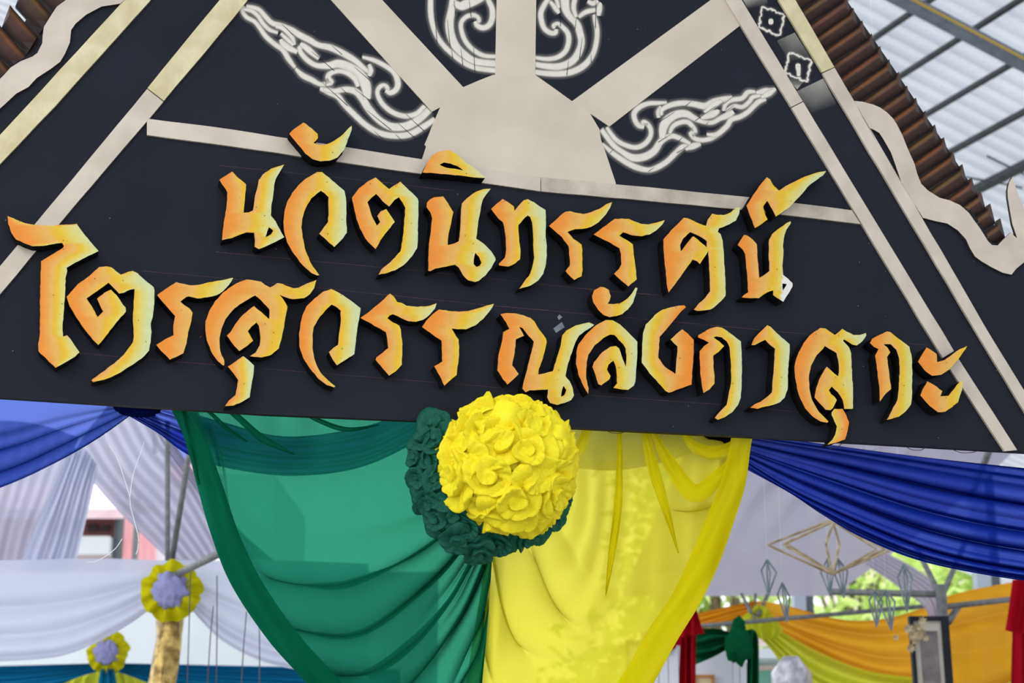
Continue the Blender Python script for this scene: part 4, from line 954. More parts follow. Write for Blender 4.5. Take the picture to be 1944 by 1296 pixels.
pipe(at(294, 860, YB+0.6), at(291, 760, YB+0.6), 0.014, pole)
pipe(at(332, 1092, YB-0.15), at(425, 1046, YB-1.6), 0.018, pole)
# yellow rosettes with lavender hearts
M_RUF = fabric('yellow_ruffle', (206, 200, 24), 0.3, 0.03)
M_LAV = fabric('lavender_tulle', (172, 172, 226), 0.3, 0.03)
def ruffle(c, R, lab, seed, grp):
    e_ = empty('ruffled_flower', c, lab, 'rosette', grp)
    for k in range(9):                                    # petals
        a0 = 2*math.pi*k/9+0.2*seed; V = []; Fc = []; n, m = 12, 10
        rr = R*(0.92+0.14*nz(k*1.7, seed))
        for i in range(m):
            r = rr*(0.25+0.75*i/(m-1))
            for j in range(n):
                u = j/(n-1)*2-1; a = a0+u*0.46
                ro = r*(1-0.16*u*u*(i/(m-1)))
                dep = 0.03*math.sin(u*5+k)*(i/(m-1))+0.05*math.sin(math.pi*i/(m-1))+0.012*(k % 3)
                V.append(c+Vector((math.cos(a)*ro, -dep, math.sin(a)*ro)))
        for i in range(m-1):
            for j in range(n-1): Fc.append([i*n+j, i*n+j+1, (i+1)*n+j+1, (i+1)*n+j])
        mk('petal', V, Fc, M_RUF, e_, sm=True)
    V = []; Fc = []; n, m = 40, 20
    for i in range(m+1):
        ph = math.pi*i/m
        for k in range(n):
            t_ = 2*math.pi*k/n; p = Vector((math.sin(ph)*math.cos(t_), math.sin(ph)*math.sin(t_), math.cos(ph)))
            r = R*0.44*(1+0.35*nz(p.x*3+seed, p.y*3, p.z*3)+0.2*ridge(6*nz(p.x*2, p.y*2+seed, p.z*2)))
            V.append(c+Vector((p.x*r, p.y*r*0.6-0.06, p.z*r)))
    for i in range(m):
        for k in range(n): Fc.append([i*n+k, (i+1)*n+k, (i+1)*n+(k+1) % n, i*n+(k+1) % n])
    mk('heart', V, Fc, M_LAV, e_, sm=True)['label'] = 'crumpled lavender heart'
ruffle(at(327, 1122, YB-0.2), 0.176, 'yellow ruffled flower with a lavender heart on top of the gold post', 1, 'ruffled yellow flowers')
ruffle(at(206, 1240, YB+2.2), 0.155, 'smaller yellow ruffled flower behind the white swag, above the teal drape', 2, 'ruffled yellow flowers')
# teal and lemon valance behind
YV = YB+2.4
bcl('teal_drape', [[(-160, 1268), (60, 1262), (206, 1258)], [(-160, 1300), (60, 1286), (206, 1266)], [(-160, 1420), (60, 1350), (206, 1282)]], M_TEAL, YV, pleat(6, 0.03, 3, 't'), 'teal drape left of the smaller yellow flower')
bcl('teal_drape', [[(206, 1258), (400, 1262), (760, 1270)], [(206, 1266), (400, 1290), (760, 1310)], [(206, 1282), (400, 1350), (760, 1430)]], M_TEAL, YV, pleat(6, 0.03, 5, 't'), 'teal drape right of the smaller yellow flower')
bcl('lemon_drape', [[(100, 1306), (150, 1285), (196, 1272)], [(40, 1380), (120, 1340), (198, 1276)], [(60, 1460), (130, 1440), (190, 1420)]], M_LEMON, YV-0.15, pleat(4, 0.02, 2), 'lemon drape left of the teal knot')
bcl('lemon_drape', [[(212, 1272), (250, 1284), (290, 1300)], [(210, 1276), (270, 1340), (340, 1380)], [(220, 1420), (270, 1440), (330, 1460)]], M_LEMON, YV-0.15, pleat(4, 0.02, 7), 'lemon drape right of the teal knot')
bcl('teal_drape', [[(192, 1270), (205, 1268), (216, 1270)], [(186, 1300), (204, 1296), (222, 1302)], [(180, 1400), (204, 1400), (228, 1400)]], M_TEAL, YV-0.25, pleat(3, 0.02, 4), 'teal tail hanging below the smaller yellow flower', 24, 24)
# white wall behind the stall
YW = YB+5.0
a_ = at(-200, 1170, YW); b_ = at(760, 1170, YW)
o = box('wall_back', (a_.x-1, YW, 0), (b_.x+0.3, YW+0.15, at(300, 1085, YW).z), M_BACKW); tag(o, 'low bright white wall behind the white stall', None, kind='structure')
# pink house beyond
YH = 22.0
hx0, hx1 = at(120, 1000, YH).x, at(235, 1000, YH).x
house = empty('pink_house', Vector(((hx0+hx1)/2, YH, 0)), 'pink house with a pale roof seen between the white sashes', 'house')
def hb(nm, x0, y0, x1, y1, d0, d1, m):
    p = at(x0, y1, YH); q = at(x1, y0, YH)
    return box(nm, (p.x, YH+d0, p.z), (q.x, YH+d1, q.z), m, house)
hb('wall', -100, 962, 228, 1200, 0, 2.4, M_PINK)
hb('panel', 150, 984, 224, 1030, -0.1, 0.05, M_DKBRICK)
hb('window', 172, 998, 190, 1012, -0.16, 0.0, M_GLASS); hb('window', 196, 1000, 212, 1010, -0.16, 0.0, M_GLASS)
hb('ledge', 120, 1028, 224, 1062, -0.5, -0.05, M_BACKW)
p = [at(-120, 966, YH-0.8), at(236, 966, YH-0.8), at(205, 918, YH+1.5), at(-120, 918, YH+1.5)]
mk('roof', p+[v-Vector((0, 0, 0.12)) for v in p], [(0, 1, 2, 3), (7, 6, 5, 4), (0, 4, 5, 1), (1, 5, 6, 2), (2, 6, 7, 3), (3, 7, 4, 0)], M_PINKROOF, house)
hb('upper_wall', -100, 850, 240, 920, 1.4, 2.4, M_BACKW)
hb('corner_post', 224, 960, 230, 1200, -0.3, 0, M_DKGREY)
hb('corner_post', 252, 940, 268, 1200, -0.3, 0, M_DKGREY)
house2 = empty('pink_house', Vector((at(350, 1000, YH+3).x, YH+3, 0)), 'pink and white building seen between the slanting grey poles', 'house')
def hb2(nm, x0, y0, x1, y1, d0, d1, m):
    p = at(x0, y1, YH+3); q = at(x1, y0, YH+3)
    return box(nm, (p.x, YH+3+d0, p.z), (q.x, YH+3+d1, q.z), m, house2)
M_BLUEROOF = paint('blue_roof', (84, 96, 170), (100, 112, 186), 9, 0.7)
hb2('wall', 230, 900, 520, 1300, 0, 4, M_BACKW); hb2('band', 318, 886, 400, 915, -0.2, 0.1, M_PINK); hb2('roof', 318, 820, 400, 886, -0.2, 0.3, M_BLUEROOF); hb2('upper_wall', 230, 700, 318, 900, 0.5, 4, M_BACKW)

# thin dark hanging strings in front of the white stall
M_STR = paint('dark_string', (84, 80, 92), None, 10, 0.8)
for k, (x0, y0, x1, y1) in enumerate([(362, 1086, 354, 1290), (412, 1092, 410, 1300), (405, 1150, 392, 1262), (468, 1160, 455, 1290), (492, 1170, 492, 1296)]):
    o = tube('dark_string', [at(x0, y0, YB-0.9), at((x0+x1)/2+1, (y0+y1)/2, YB-0.9), at(x1, y1+60, YB-0.9)], 0.0028, M_STR, None, n=5)
    tag(o, ('leftmost', 'long second', 'short third', 'fourth', 'rightmost')[k]+' thin dark string hanging in front of the right white swag', 'string', 'strings in front of the white swag')

# ================================================================== stalls behind, right
YR = 9.5
M_CANOPY = fabric('lavender_canopy', (200, 195, 216), 0.55, 0.06, (216, 212, 232))
M_ORANGE = fabric('orange_chiffon', (246, 174, 40), 0.55, 0.05, (252, 190, 64))
M_LIME = fabric('lime_yellow_chiffon', (222, 228, 56), 0.55, 0.05, (232, 238, 90))
M_RED = fabric('red_cloth', (172, 20, 38), 0.25, 0.0)
M_DGREEN = fabric('dark_green_cloth', (14, 88, 54), 0.2, 0.0)
# canopy: slopes up towards the viewer
def canopy():
    V = []; Fc = []; n, m = 60, 40
    for i in range(m):
        t = i/(m-1)
        for j in range(n):
            s = j/(n-1)
            xb = 1180+s*(1580+18*0-1180); yb = 1131
            xt = 1330+s*(1990-1330); yt = 790
            x = xb+(xt-xb)*t+60*s*math.sin(math.pi*t)*0.4; y = yb+(yt-yb)*t
            Y = YR+2.2-1.6*t
            d = 0.12*crease(math.pi*9*s+1.5*nz(2*s, 2*t), 0.8)*smooth(0.2, 0.8, t)*smooth(0.95, 0.4, s)
            V.append(at(x, y, Y+d))
    for i in range(m-1):
        for j in range(n-1): Fc.append([i*n+j, i*n+j+1, (i+1)*n+j+1, (i+1)*n+j])
    o_ = mk('tent_canopy', V, Fc, M_CANOPY, None, sm=True); tag(o_, 'lavender white tent canopy between the yellow drape and the blue swag', 'canopy')
canopy()
bcl('white_drape', [[(1640, 1070), (1660, 1058), (1684, 1050)], [(1700, 1110), (1718, 1090), (1740, 1080)], [(1752, 1150), (1772, 1132), (1792, 1124)], [(1766, 1180), (1780, 1182), (1796, 1184)]], M_CANOPY, YR+0.9, pleat(3, 0.02, 2), 'narrow lavender sash running down to the steel corner post', 24, 40)
fr = empty('pipe_frame', Vector((at(1784, 1200, YR).x, YR, 0)), 'galvanised pipe frame with a corner post behind the hanging diamonds', 'frame')
pp = at(1786, 1120, YR)
pipe(Vector((pp.x, YR, 0)), pp+Vector((0, 0, 0.03)), 0.030, fr, nm='corner_post')
pipe(at(1575, 1123, YR+0.3), at(1790, 1128, YR), 0.019, fr, nm='rail')
pipe(at(1240, 1196, YR+1.2), at(1760, 1150, YR+1.2), 0.014, fr, nm='rail')
pipe(at(1790, 1152, YR), at(1985, 1130, YR+0.5), 0.017, fr, nm='rail')
pipe(at(1784, 1128, YR), at(1740, 1040, YR+0.5), 0.016, fr, nm='brace')
pipe(at(1790, 1128, YR), at(1836, 1020, YR+0.5), 0.016, fr, nm='brace')
pipe(at(1800, 1180, YR), at(1820, 1150, YR+0.2), 0.02, fr, nm='gusset')
pipe(at(1408, 1128, YR+1.9), at(1426, 1162, YR+1.3), 0.012, fr, nm='brace')
pipe(at(1458, 1128, YR+1.9), at(1440, 1166, YR+1.3), 0.014, fr, nm='brace')
pipe(at(1434, 1128, YR+1.9), at(1432, 1172, YR+1.3), 0.010, fr, nm='brace')
pipe(at(1880, 850, YR), at(1845, 940, YR+0.5), 0.02, fr, nm='brace')
for x in (1240, ):
    p = at(x, 1196, YR+1.2); pipe(Vector((p.x, p.y, 0)), p, 0.02, fr, nm='post')
p = at(1985, 1130, YR+0.5); pipe(Vector((p.x, p.y, 0)), p, 0.02, fr, nm='post')
# orange and lime swags
bcl('orange_drape', [[(1250, 1186), (1330, 1162), (1436, 1140)], [(1250, 1205), (1330, 1180), (1432, 1152)], [(1250, 1225), (1330, 1196), (1428, 1168)]], M_ORANGE, YR+1.6, pleat(2.5, 0.03, 2, 't'), 'orange swag left of the lime knot, behind the green valance')
bcl('orange_drape', [[(1436, 1140), (1490, 1148), (1600, 1176), (1690, 1172), (1790, 1140)], [(1438, 1152), (1520, 1186), (1620, 1210), (1700, 1216), (1800, 1200)], [(1442, 1168), (1520, 1206), (1600, 1240), (1690, 1262), (1810, 1262)], [(1446, 1182), (1520, 1225), (1600, 1266), (1700, 1290), (1820, 1305)]], M_ORANGE, YR+1.6,
    lambda s, t: 0.06*ridge(math.pi*3.3*t+0.5)*smooth(-0.1, 0.4, s)+0.02*nz(3*s, 4*t, 2), 'wide orange swag right of the lime knot', 60, 60)
bcl('lime_drape', [[(1438, 1160), (1480, 1196), (1560, 1240), (1660, 1276), (1800, 1290)], [(1430, 1180), (1476, 1222), (1560, 1290), (1680, 1330), (1800, 1350)], [(1424, 1192), (1460, 1228), (1520, 1300), (1640, 1380), (1800, 1410)]], M_LIME, YR+1.45, pleat(2.5, 0.04, 1, 't'), 'lime yellow swag under the wide orange swag', 50, 40)
bcl('lime_drape', [[(1434, 1150), (1450, 1150), (1470, 1172)], [(1404, 1180), (1436, 1184), (1486, 1196)], [(1428, 1206), (1446, 1212), (1470, 1212)]], M_LIME, YR+1.35, pleat(3, 0.03, 5), 'lime yellow knot of cloth on the rear rail', 24, 24)
bcl('orange_drape', [[(1788, 1134), (1850, 1118), (1960, 1098)], [(1790, 1180), (1860, 1168), (1960, 1150)], [(1796, 1212), (1860, 1206), (1960, 1190)], [(1796, 1260), (1860, 1270), (1960, 1262)], [(1800, 1340), (1870, 1310), (1960, 1280)]], M_ORANGE, YR+0.7,
    lambda s, t: 0.05*ridge(math.pi*3*t+0.2+0.6*s)+0.02*nz(4*s, 4*t, 12), 'orange panel right of the steel corner post', 50, 60)
bcl('lime_drape', [[(1800, 1345), (1870, 1312), (1970, 1276)], [(1800, 1400), (1880, 1380), (1970, 1360)]], M_LIME, YR+0.75, pleat(2, 0.03, 3), 'lime yellow cloth under the right orange panel', 24, 16)
# red curtains
bcl('red_curtain', [[(1922, 1100), (1960, 1096), (2060, 1090)], [(1914, 1160), (1960, 1160), (2060, 1160)], [(1908, 1196), (1950, 1204), (2060, 1210)]], M_RED, YR-0.5, pleat(4, 0.04, 1), 'red cloth valance at the right edge', 40, 30)
bcl('red_curtain', [[(1922, 1190), (1960, 1190), (2060, 1190)], [(1920, 1260), (1960, 1260), (2060, 1260)], [(1914, 1480), (1960, 1480), (2060, 1480)]], M_RED, YR-0.4, pleat(4, 0.05, 4), 'red curtain hanging at the right edge', 40, 30)
bcl('red_curtain', [[(1300, 1172), (1316, 1150), (1322, 1156)], [(1294, 1196), (1314, 1196), (1334, 1194)], [(1292, 1210), (1312, 1206), (1338, 1202)]], M_RED, YR-0.3, pleat(2, 0.03, 1), 'flared red cuff above the red column drape', 20, 20)
bcl('red_curtain', [[(1292, 1200), (1306, 1204), (1322, 1200)], [(1290, 1250), (1305, 1250), (1321, 1250)], [(1286, 1420), (1304, 1420), (1320, 1420)]], M_RED, YR-0.25, pleat(2.5, 0.05, 2), 'red column drape beside the yellow drape', 30, 30)
bcl('red_curtain', [[(1215, 1200), (1260, 1196), (1296, 1196)], [(1225, 1250), (1262, 1240), (1296, 1222)]], M_RED, YR+0.38, pleat(2, 0.03, 6), 'red swag seen left of the red column drape', 24, 16)
# green valance
bcl('green_drape', [[(1316, 1194), (1360, 1193), (1398, 1204)], [(1318, 1230), (1360, 1222), (1396, 1214)], [(1318, 1262), (1356, 1246), (1394, 1224)]], M_DGREEN, YR+0.1, pleat(3, 0.04, 2, 't'), 'dark green valance in front of the white panel', 40, 30)
bcl('green_drape', [[(1418, 1196), (1430, 1194), (1438, 1204)], [(1418, 1240), (1430, 1240), (1441, 1240)], [(1416, 1420), (1430, 1420), (1440, 1420)]], M_DGREEN, YR+0.05, pleat(2, 0.04, 3), 'dark green tail hanging from the green knot', 20, 30)
def bknot(c, R, m, seed, lab):
    V = []; Fc = []; n, mm = 36, 20
    for i in range(mm+1):
        ph = math.pi*i/mm
        for k in range(n):
            t_ = 2*math.pi*k/n; p = Vector((math.sin(ph)*math.cos(t_), math.sin(ph)*math.sin(t_), math.cos(ph)))
            r = R*(1+0.35*nz(p.x*2.4+seed, p.y*2.4, p.z*2.4)+0.25*ridge(5*nz(p.x*1.8, p.y*1.8+seed, p.z*1.8)))
            V.append(c+Vector((p.x*r*0.9, p.y*r*0.7, p.z*r*1.15)))
    for i in range(mm):
        for k in range(n): Fc.append([i*n+k, (i+1)*n+k, (i+1)*n+(k+1) % n, i*n+(k+1) % n])
    o_ = mk('cloth_knot', V, Fc, m, None, sm=True); tag(o_, lab, 'knot'); return o_
bknot(at(1402, 1226, YR), 0.072, M_DGREEN, 2, 'dark green gathered knot at the corner of the white panel')
bknot(at(1402, 1188, YR+0.05), 0.035, M_DGREEN, 5, 'small dark green tuft on the rail above the green knot')
# white panels of the stall
M_PANEL = paint('white_panel', (214, 218, 230), (224, 228, 238), 2, 0.6)
def slab(nm, x0, y0, x1, y1, Y, th, m, parent=None):
    p = at(x0, y1, Y); q = at(x1, y0, Y)
    return box(nm, (p.x, Y, min(0.0, p.z) if y1 > 1290 and parent is None else p.z), (q.x, Y+th, q.z), m, parent)
wp = empty('display_panel', Vector((at(1352, 1296, YR+0.3).x, YR+0.3, 0)), 'white display panel under the dark green valance', 'panel')
def pbox(nm, x0, y0, x1, y1, Y, th, m, par, ground=False):
    p = at(x0, y1, Y); q = at(x1, y0, Y)
    return box(nm, (p.x, Y, 0.0 if ground else p.z), (q.x, Y+th, q.z), m, par)
pbox('board', 1312, 1206, 1388, 1300, YR+0.3, 0.04, M_PANEL, wp, True)
for x in (1392, 1406): pbox('slat', x, 1240, x+10, 1300, YR+0.3, 0.04, M_PANEL, wp, True)
wp2 = empty('slatted_fence', Vector((at(1265, 1296, YR+0.4).x, YR+0.4, 0)), 'white slatted panel beside the red column drape', 'panel')
for x, w in ((1196, 14), (1214, 14), (1232, 17), (1252, 15), (1270, 17), (1290, 14)): pbox('slat', x, 1225, x+w, 1300, YR+0.4, 0.03, M_PANEL, wp2, True)
pbox('back_panel', 1190, 1215, 1306, 1300, YR+0.5, 0.03, M_DGREEN, wp2, True)
# small framed notice on the white panel
M_FRW = paint('orange_wood', (176, 116, 52), (196, 134, 66), 20, 0.5); M_PAPER = paint('cream_paper', (222, 206, 168), (230, 216, 184), 5, 0.7)
nf = empty('framed_notice', at(1338, 1330, YR+0.25), 'small cream notice in an orange frame on the white panel', 'picture')
def rect_frame(par, x0, y0, x1, y1, Y, w, m, th=0.03):
    p = at(x0, y1, Y); q = at(x1, y0, Y)
    for nm, lo, hi in (('frame_side', (p.x, Y-th, p.z), (p.x+w, Y, q.z)), ('frame_side', (q.x-w, Y-th, p.z), (q.x, Y, q.z)), ('frame_side', (p.x+w, Y-th, q.z-w), (q.x-w, Y, q.z)), ('frame_side', (p.x+w, Y-th, p.z), (q.x-w, Y, p.z+w))):
        box(nm, lo, hi, m, par)
    return p, q, w
rect_frame(nf, 1318, 1281, 1355, 1332, YR+0.29, 0.014, M_FRW)
pbox('paper', 1320, 1283, 1353, 1330, YR+0.282, 0.006, M_PAPER, nf)
# black-framed picture with dried flowers, hung on the corner post
YP = YR-0.25
M_BLKF = paint('black_frame', (14, 18, 26), (24, 30, 40), 12, 0.5, spec=0.2); M_MAT = paint('cream_mount', (186, 182, 170), (196, 192, 180), 8, 0.7)
M_PHOTO = paint('dim_photograph', (70, 56, 56), (128, 116, 118), 5, 0.3, lo=0.4, hi=0.6)
pf = empty('framed_picture', at(1765, 1330, YP), 'black framed picture with a cream mount hung on the steel corner post', 'picture')
def tilt_quad(nm, x0, y0, x1, y1, d, th, m, sh=0.075):
    q = lambda x, y: at(x+(y-1170)*sh, y, YP)
    V = [q(x0, y0), q(x1, y0), q(x1, y1), q(x0, y1)]
    V = [v+Vector((0, -d, 0)) for v in V]; V += [v+Vector((0, th, 0)) for v in V]
    return mk(nm, V, [(3, 2, 1, 0), (4, 5, 6, 7), (0, 1, 5, 4), (1, 2, 6, 5), (2, 3, 7, 6), (3, 0, 4, 7)], m, pf)
tilt_quad('mount', 1730, 1176, 1786, 1400, 0.01, 0.012, M_MAT)
tilt_quad('photograph', 1742, 1198, 1776, 1390, 0.014, 0.006, M_PHOTO)
tilt_quad('frame_side', 1724, 1170, 1731, 1406, 0.03, 0.045, M_BLKF); tilt_quad('frame_side', 1784, 1170, 1798, 1406, 0.03, 0.045, M_BLKF)
tilt_quad('frame_side', 1731, 1170, 1783, 1179, 0.03, 0.045, M_BLKF); tilt_quad('frame_side', 1731, 1398, 1783, 1406, 0.03, 0.045, M_BLKF)
M_DRY = paint('dried_flower', (150, 132, 100), (204, 190, 160), 30, 0.8)
df = empty('dried_flowers', at(1735, 1200, YP-0.06), 'bunch of dried beige flowers on the corner of the black picture frame', 'flowers')
rnd = random.Random(3)
for k in range(26):
    a = rnd.uniform(0, 6.28); r = abs(rnd.gauss(0, 1)); c = at(1735+r*11*math.cos(a), 1203+r*15*math.sin(a), YP-0.06-0.04*rnd.random())
    V = []; Fc = []; n = 7; R = rnd.uniform(0.016, 0.032)
    V.append(c+Vector((0, -0.004, 0)))
    for j in range(2*n):
        w = math.pi*j/n; rr = R*(1 if j % 2 else 0.55); V.append(c+Vector((math.cos(w)*rr, -0.012*(j % 2)-0.01, math.sin(w)*rr)))
    V.append(c+Vector((0, 0.012, 0)))
    for j in range(2*n): Fc.append((0, 1+j, 1+(j+1) % (2*n))); Fc.append((2*n+1, 1+(j+1) % (2*n), 1+j))
    mk('flower_head', V, Fc, M_DRY, df)
# bundle wrapped in clear plastic
M_PLAST = paint('crumpled_plastic', (150, 150, 160), (228, 228, 236), 14, 0.2, 0.1, 0.8, bscale=20)
c = at(1505, 1330, YR+1.0); V = []; Fc = []; n, m = 40, 26
for i in range(m+1):
    t = i/m
    for k in range(n):
        a = 2*math.pi*k/n; r = 0.11*min(1.0, 0.4+(t*22)**0.6)*(1+0.25*nz(math.cos(a)*2, math.sin(a)*2, t*5)+0.12*ridge(6*a*0.5+5*t))
        V.append((c.x+r*math.cos(a), c.y+r*math.sin(a), at(1505, 1246, YR+1.0).z*(1-t)+0.0*t))
for i in range(m):
    for k in range(n): Fc.append([i*n+k, i*n+(k+1) % n, (i+1)*n+(k+1) % n, (i+1)*n+k])
Fc.append(list(range(n))[::-1])
o = mk('wrapped_bundle', V, Fc, M_PLAST, None, sm=True); tag(o, 'tall bundle wrapped in crumpled clear plastic under the lime swag', 'bundle')
# distant low stall with a white awning
st = empty('far_stall', Vector((at(1462, 1260, YR+5).x, YR+5, 0)), 'far stall with a white awning and green counter below the lime knot', 'stall')
pbox('awning', 1430, 1230, 1510, 1249, YR+4.6, 0.8, M_BACKW, st)
pbox('counter', 1436, 1272, 1470, 1296, YR+5, 0.5, paint('pale_green', (110, 170, 150), None, 4, 0.7), st, True)
pbox('back_wall', 1400, 1249, 1560, 1296, YR+5.6, 0.1, paint('tan_wall', (190, 170, 156), (214, 190, 178), 4, 0.8), st, True)
pbox('sign', 1436, 1206, 1480, 1226, YR+4.9, 0.05, paint('peach_sign', (226, 190, 176), (246, 226, 220), 8, 0.6), st)

# ------------------------------------------------------------------ hanging diamonds
M_BRONZE = paint('bronze_strip', (150, 126, 94), (196, 180, 150), 20, 0.4, 0.2)
M_ZINC = paint('zinc_strip', (88, 104, 112), (128, 142, 148), 20, 0.5, 0.2)
def diamond(P, Y, r, m, parent, tw=0.0, nm='diamond_loop'):
    P = [Vector((x, y, 0)) for x, y in P]; n = len(P); out = []
    for i in range(n):
        a, b_ = P[i], P[(i+1) % n]
        for t in (0.0, 0.04, 0.5, 0.96): out.append(a.lerp(b_, t))
    cx = sum(p.x for p in P)/n
    return tube(nm, [at(p.x, p.y, Y+tw*(p.x-cx)) for p in out], r, m, parent, n=6, closed=True, sm=False)
big = empty('hanging_diamond', at(1580, 1088, 7.4), 'large bronze mobile of nested open diamonds under the canopy', 'ornament')
diamond([(1457, 1034), (1576, 988), (1700, 1040), (1580, 1090)], 7.45, 0.006, M_BRONZE, big, 0.001)
diamond([(1487, 1034), (1580, 990), (1680, 1042), (1582, 1088)], 7.35, 0.006, M_BRONZE, big, -0.001)
diamond([(1490, 1030), (1582, 990), (1664, 1042), (1584, 1088)], 7.25, 0.005, M_BRONZE, big, 0.0)
diamond([(1568, 1032), (1582, 992), (1594, 1034), (1580, 1090)], 7.2, 0.006, M_BRONZE, big, 0.004)
_p = at(1581, 990, 7.3); tube('cord', [_p, Vector((_p.x, _p.y, (_p.z+roof_z(_p))/2)), Vector((_p.x, _p.y, roof_z(_p)))], 0.0012, M_THREAD, big, n=5)
small = [([(1456, 1062), (1474, 1086), (1458, 1130), (1445, 1082)], 'silver kite-shaped hanger left of the bronze mobile'),
         ([(1485, 1106), (1499, 1132), (1494, 1180), (1476, 1128)], 'silver kite-shaped hanger in front of the orange swag, near the lime knot'),
         ([(1572, 1058), (1582, 1086), (1576, 1130), (1558, 1086)], 'silver kite-shaped hanger left of the bronze mobile tip'),
         ([(1590, 1060), (1609, 1084), (1602, 1134), (1584, 1088)], 'silver kite-shaped hanger right of the bronze mobile tip'),
         ([(1716, 1070), (1732, 1096), (1722, 1160), (1704, 1096)], 'silver kite-shaped hanger nearest the steel corner post'),
         ([(1660, 1122), (1676, 1142), (1664, 1190), (1650, 1140)], 'left one of two silver hangers below the thick rail'),
         ([(1682, 1120), (1699, 1142), (1692, 1195), (1668, 1142)], 'right one of two silver hangers below the thick rail')]
for k, (P, lab) in enumerate(small):
    Yk = 7.6+0.12*(k % 3)
    e_ = empty('hanging_kite', at(P[2][0], P[2][1], Yk), lab, 'ornament', 'silver kite hangers')
    diamond(P, Yk, 0.0042, M_ZINC, e_, 0.002*(1 if k % 2 else -1))
    mx_ = sum(p[0] for p in P)/4
    diamond([(P[0][0], P[0][1]), (mx_+4, P[1][1]+2), (P[2][0], P[2][1]), (mx_-2, P[3][1]+2)], Yk+0.03, 0.0038, M_ZINC, e_, -0.006)
    _p = at(P[0][0], P[0][1], Yk); tube('cord', [_p, Vector((_p.x, _p.y, (_p.z+roof_z(_p))/2)), Vector((_p.x, _p.y, roof_z(_p)))], 0.0008, M_THREAD, e_, n=5)
# grey column pieces of the hall
for x0, x1, Y, lab in ((1508, 1546, 15.0, 'pale grey hall column behind the orange swag'), (1858, 1904, 16.0, 'pale grey hall column above the right orange panel')):
    p = at(x0, 1150, Y); q = at(x1, 1150, Y)
    cl_ = empty('hall_column', Vector(((p.x+q.x)/2, Y, 0)), lab, 'column')
    box('shaft', (p.x, Y, 0), (p.x+(q.x-p.x)*0.6, Y+0.15, 6.0), paint('column_grey', (170, 180, 196), (182, 192, 206), 4, 0.6), cl_)
    box('flange', (p.x+(q.x-p.x)*0.6, Y+0.02, 0), (q.x, Y+0.13, 6.0), M_DKGREY, cl_)

# ------------------------------------------------------------------ trees beyond the stalls
M_LEAF, _nt, _out = nmat('bright_leaves')
_d = N(_nt, 'ShaderNodeBsdfDiffuse'); _t = N(_nt, 'ShaderNodeBsdfTranslucent'); _mx = N(_nt, 'ShaderNodeMixShader')
_oi = N(_nt, 'ShaderNodeTexCoord'); _n = N(_nt, 'ShaderNodeTexNoise'); _n.inputs['Scale'].default_value = 1.6; _n.inputs['Detail'].default_value = 3
L(_nt, _oi.outputs['Object'], _n.inputs['Vector'])
_cr = N(_nt, 'ShaderNodeValToRGB'); _cr.color_ramp.elements[0].color = (*lin((160, 196, 96)), 1); _cr.color_ramp.elements[1].color = (*lin((236, 244, 176)), 1)
_cr.color_ramp.elements[0].position = 0.35; _cr.color_ramp.elements[1].position = 0.65
L(_nt, _n.outputs['Fac'], _cr.inputs['Fac']); L(_nt, _cr.outputs[0], _d.inputs[0]); L(_nt, _cr.outputs[0], _t.inputs[0]); _mx.inputs[0].default_value = 0.6
L(_nt, _d.outputs[0], _mx.inputs[1]); L(_nt, _t.outputs[0], _mx.inputs[2]); L(_nt, _mx.outputs[0], _out.inputs[0])
M_BARK = paint('bark', (96, 84, 70), (124, 110, 92), 12, 0.9)
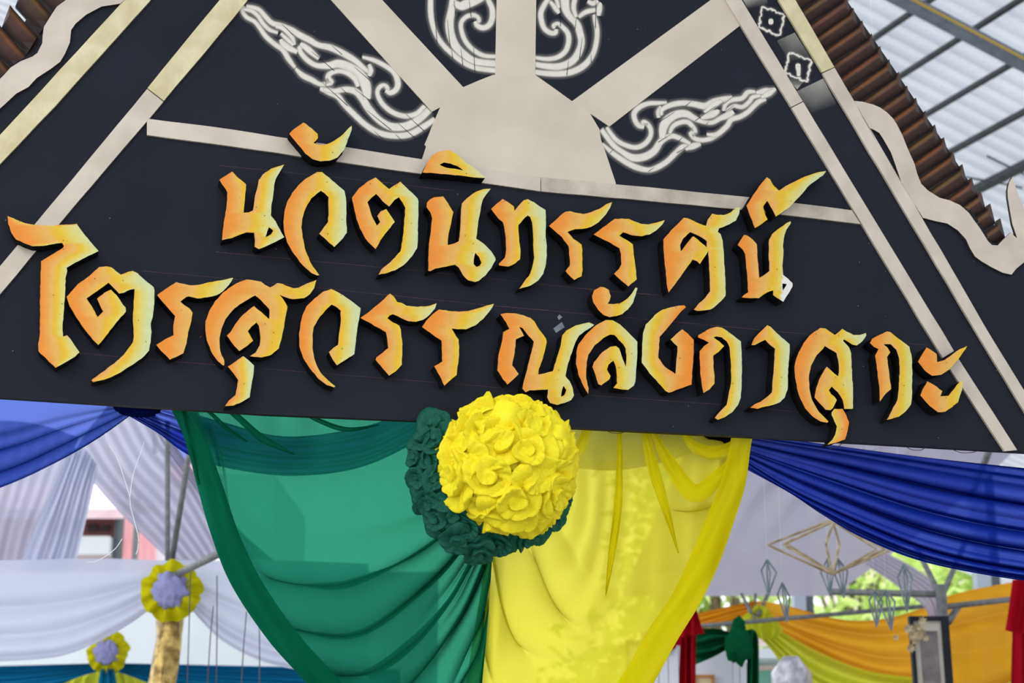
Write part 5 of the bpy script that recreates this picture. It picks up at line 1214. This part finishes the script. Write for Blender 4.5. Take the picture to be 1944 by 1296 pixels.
def tree(x, Y, h, R, seed, lab):
    base = Vector((x, Y, 0)); rnd = random.Random(seed)
    e_ = empty('leafy_tree', base, lab, 'tree', 'trees beyond the stalls')
    pts = [base, base+Vector((0.1, 0, h*0.3)), base+Vector((-0.1, 0.1, h*0.62)), base+Vector((0.05, 0, h*0.9))]
    tube('trunk', pts, [0.16, 0.12, 0.08, 0.03], M_BARK, e_, n=8)
    cl = []
    for k in range(14):
        a = rnd.uniform(0, 6.28); rr = R*rnd.uniform(0.3, 0.9); z = h*rnd.uniform(0.4, 0.98)
        tip = base+Vector((rr*math.cos(a), rr*math.sin(a), z)); cl.append(tip)
        tube('branch', [base+Vector((0, 0, z*0.55)), base.lerp(tip, 0.5)+Vector((0, 0, z*0.35)), tip], [0.06, 0.04, 0.015], M_BARK, e_, n=6)
    V = []; Fc = []
    for k in range(5200):
        c = rnd.choice(cl)+Vector((rnd.gauss(0, R*0.28), rnd.gauss(0, R*0.28), rnd.gauss(0, R*0.26)))
        if c.z < 0.5: continue
        u = Vector((rnd.gauss(0, 1), rnd.gauss(0, 1), rnd.gauss(0, 0.6))).normalized(); w = u.cross(Vector((rnd.gauss(0, 1), rnd.gauss(0, 1), rnd.gauss(0, 1)))).normalized()
        s = rnd.uniform(0.10, 0.20); b0 = len(V)
        V += [c-u*s, c+w*s*0.5, c+u*s, c-w*s*0.5]; Fc.append((b0, b0+1, b0+2, b0+3))
    mk('foliage', V, Fc, M_LEAF, e_)['kind'] = 'stuff'
YT = 28.0
for k, (px_, h, R, dY, lab) in enumerate([(1370, 7.0, 1.9, 0, 'bright green tree seen between the yellow drape and the orange swag'),
        (1610, 9.6, 2.4, 11.0, 'bright green tree behind the bronze mobile, right of the pale grey column'), (1860, 8.4, 2.2, 5.6, 'bright green tree at the right, behind the pipe braces')]):
    tree(at(px_, 1100, YT+dY).x, YT+dY, h, R, 40+k, lab)
# pale houses far behind the trees
for k, (x0, x1, y0, lab) in enumerate([(1600, 1660, 1066, 'pale pink house among the trees behind the bronze mobile'), (1700, 1830, 1086, 'low pale house behind the pipe braces'), (1860, 2060, 830, 'pale pink building beyond the right end of the signboard')]):
    p = at(x0, 1150, 46.0); q = at(x1, y0, 46.0)
    e_ = empty('far_house', Vector(((p.x+q.x)/2, 46.0, 0)), lab, 'house')
    box('wall', (p.x, 46, 0), (q.x, 49, q.z), paint('pale_house', (236, 214, 212), (246, 232, 230), 2, 0.8), e_)
    V = [(p.x-0.1, 45.7, q.z), (q.x+0.1, 45.7, q.z), (q.x+0.1, 49.3, q.z), (p.x-0.1, 49.3, q.z), (p.x, 47.5, q.z+0.7), (q.x, 47.5, q.z+0.7)]
    mk('roof', V, [(0, 1, 5, 4), (3, 4, 5, 2), (0, 4, 3), (1, 2, 5), (0, 3, 2, 1)], paint('pale_tiles', (206, 168, 168), (220, 186, 184), 6, 0.8), e_)
    for j in range(3):
        wx = p.x+(q.x-p.x)*(0.2+0.28*j)
        box('window', (wx, 45.94, q.z-1.0), (wx+0.35, 46.02, q.z-0.45), M_GLASS, e_)
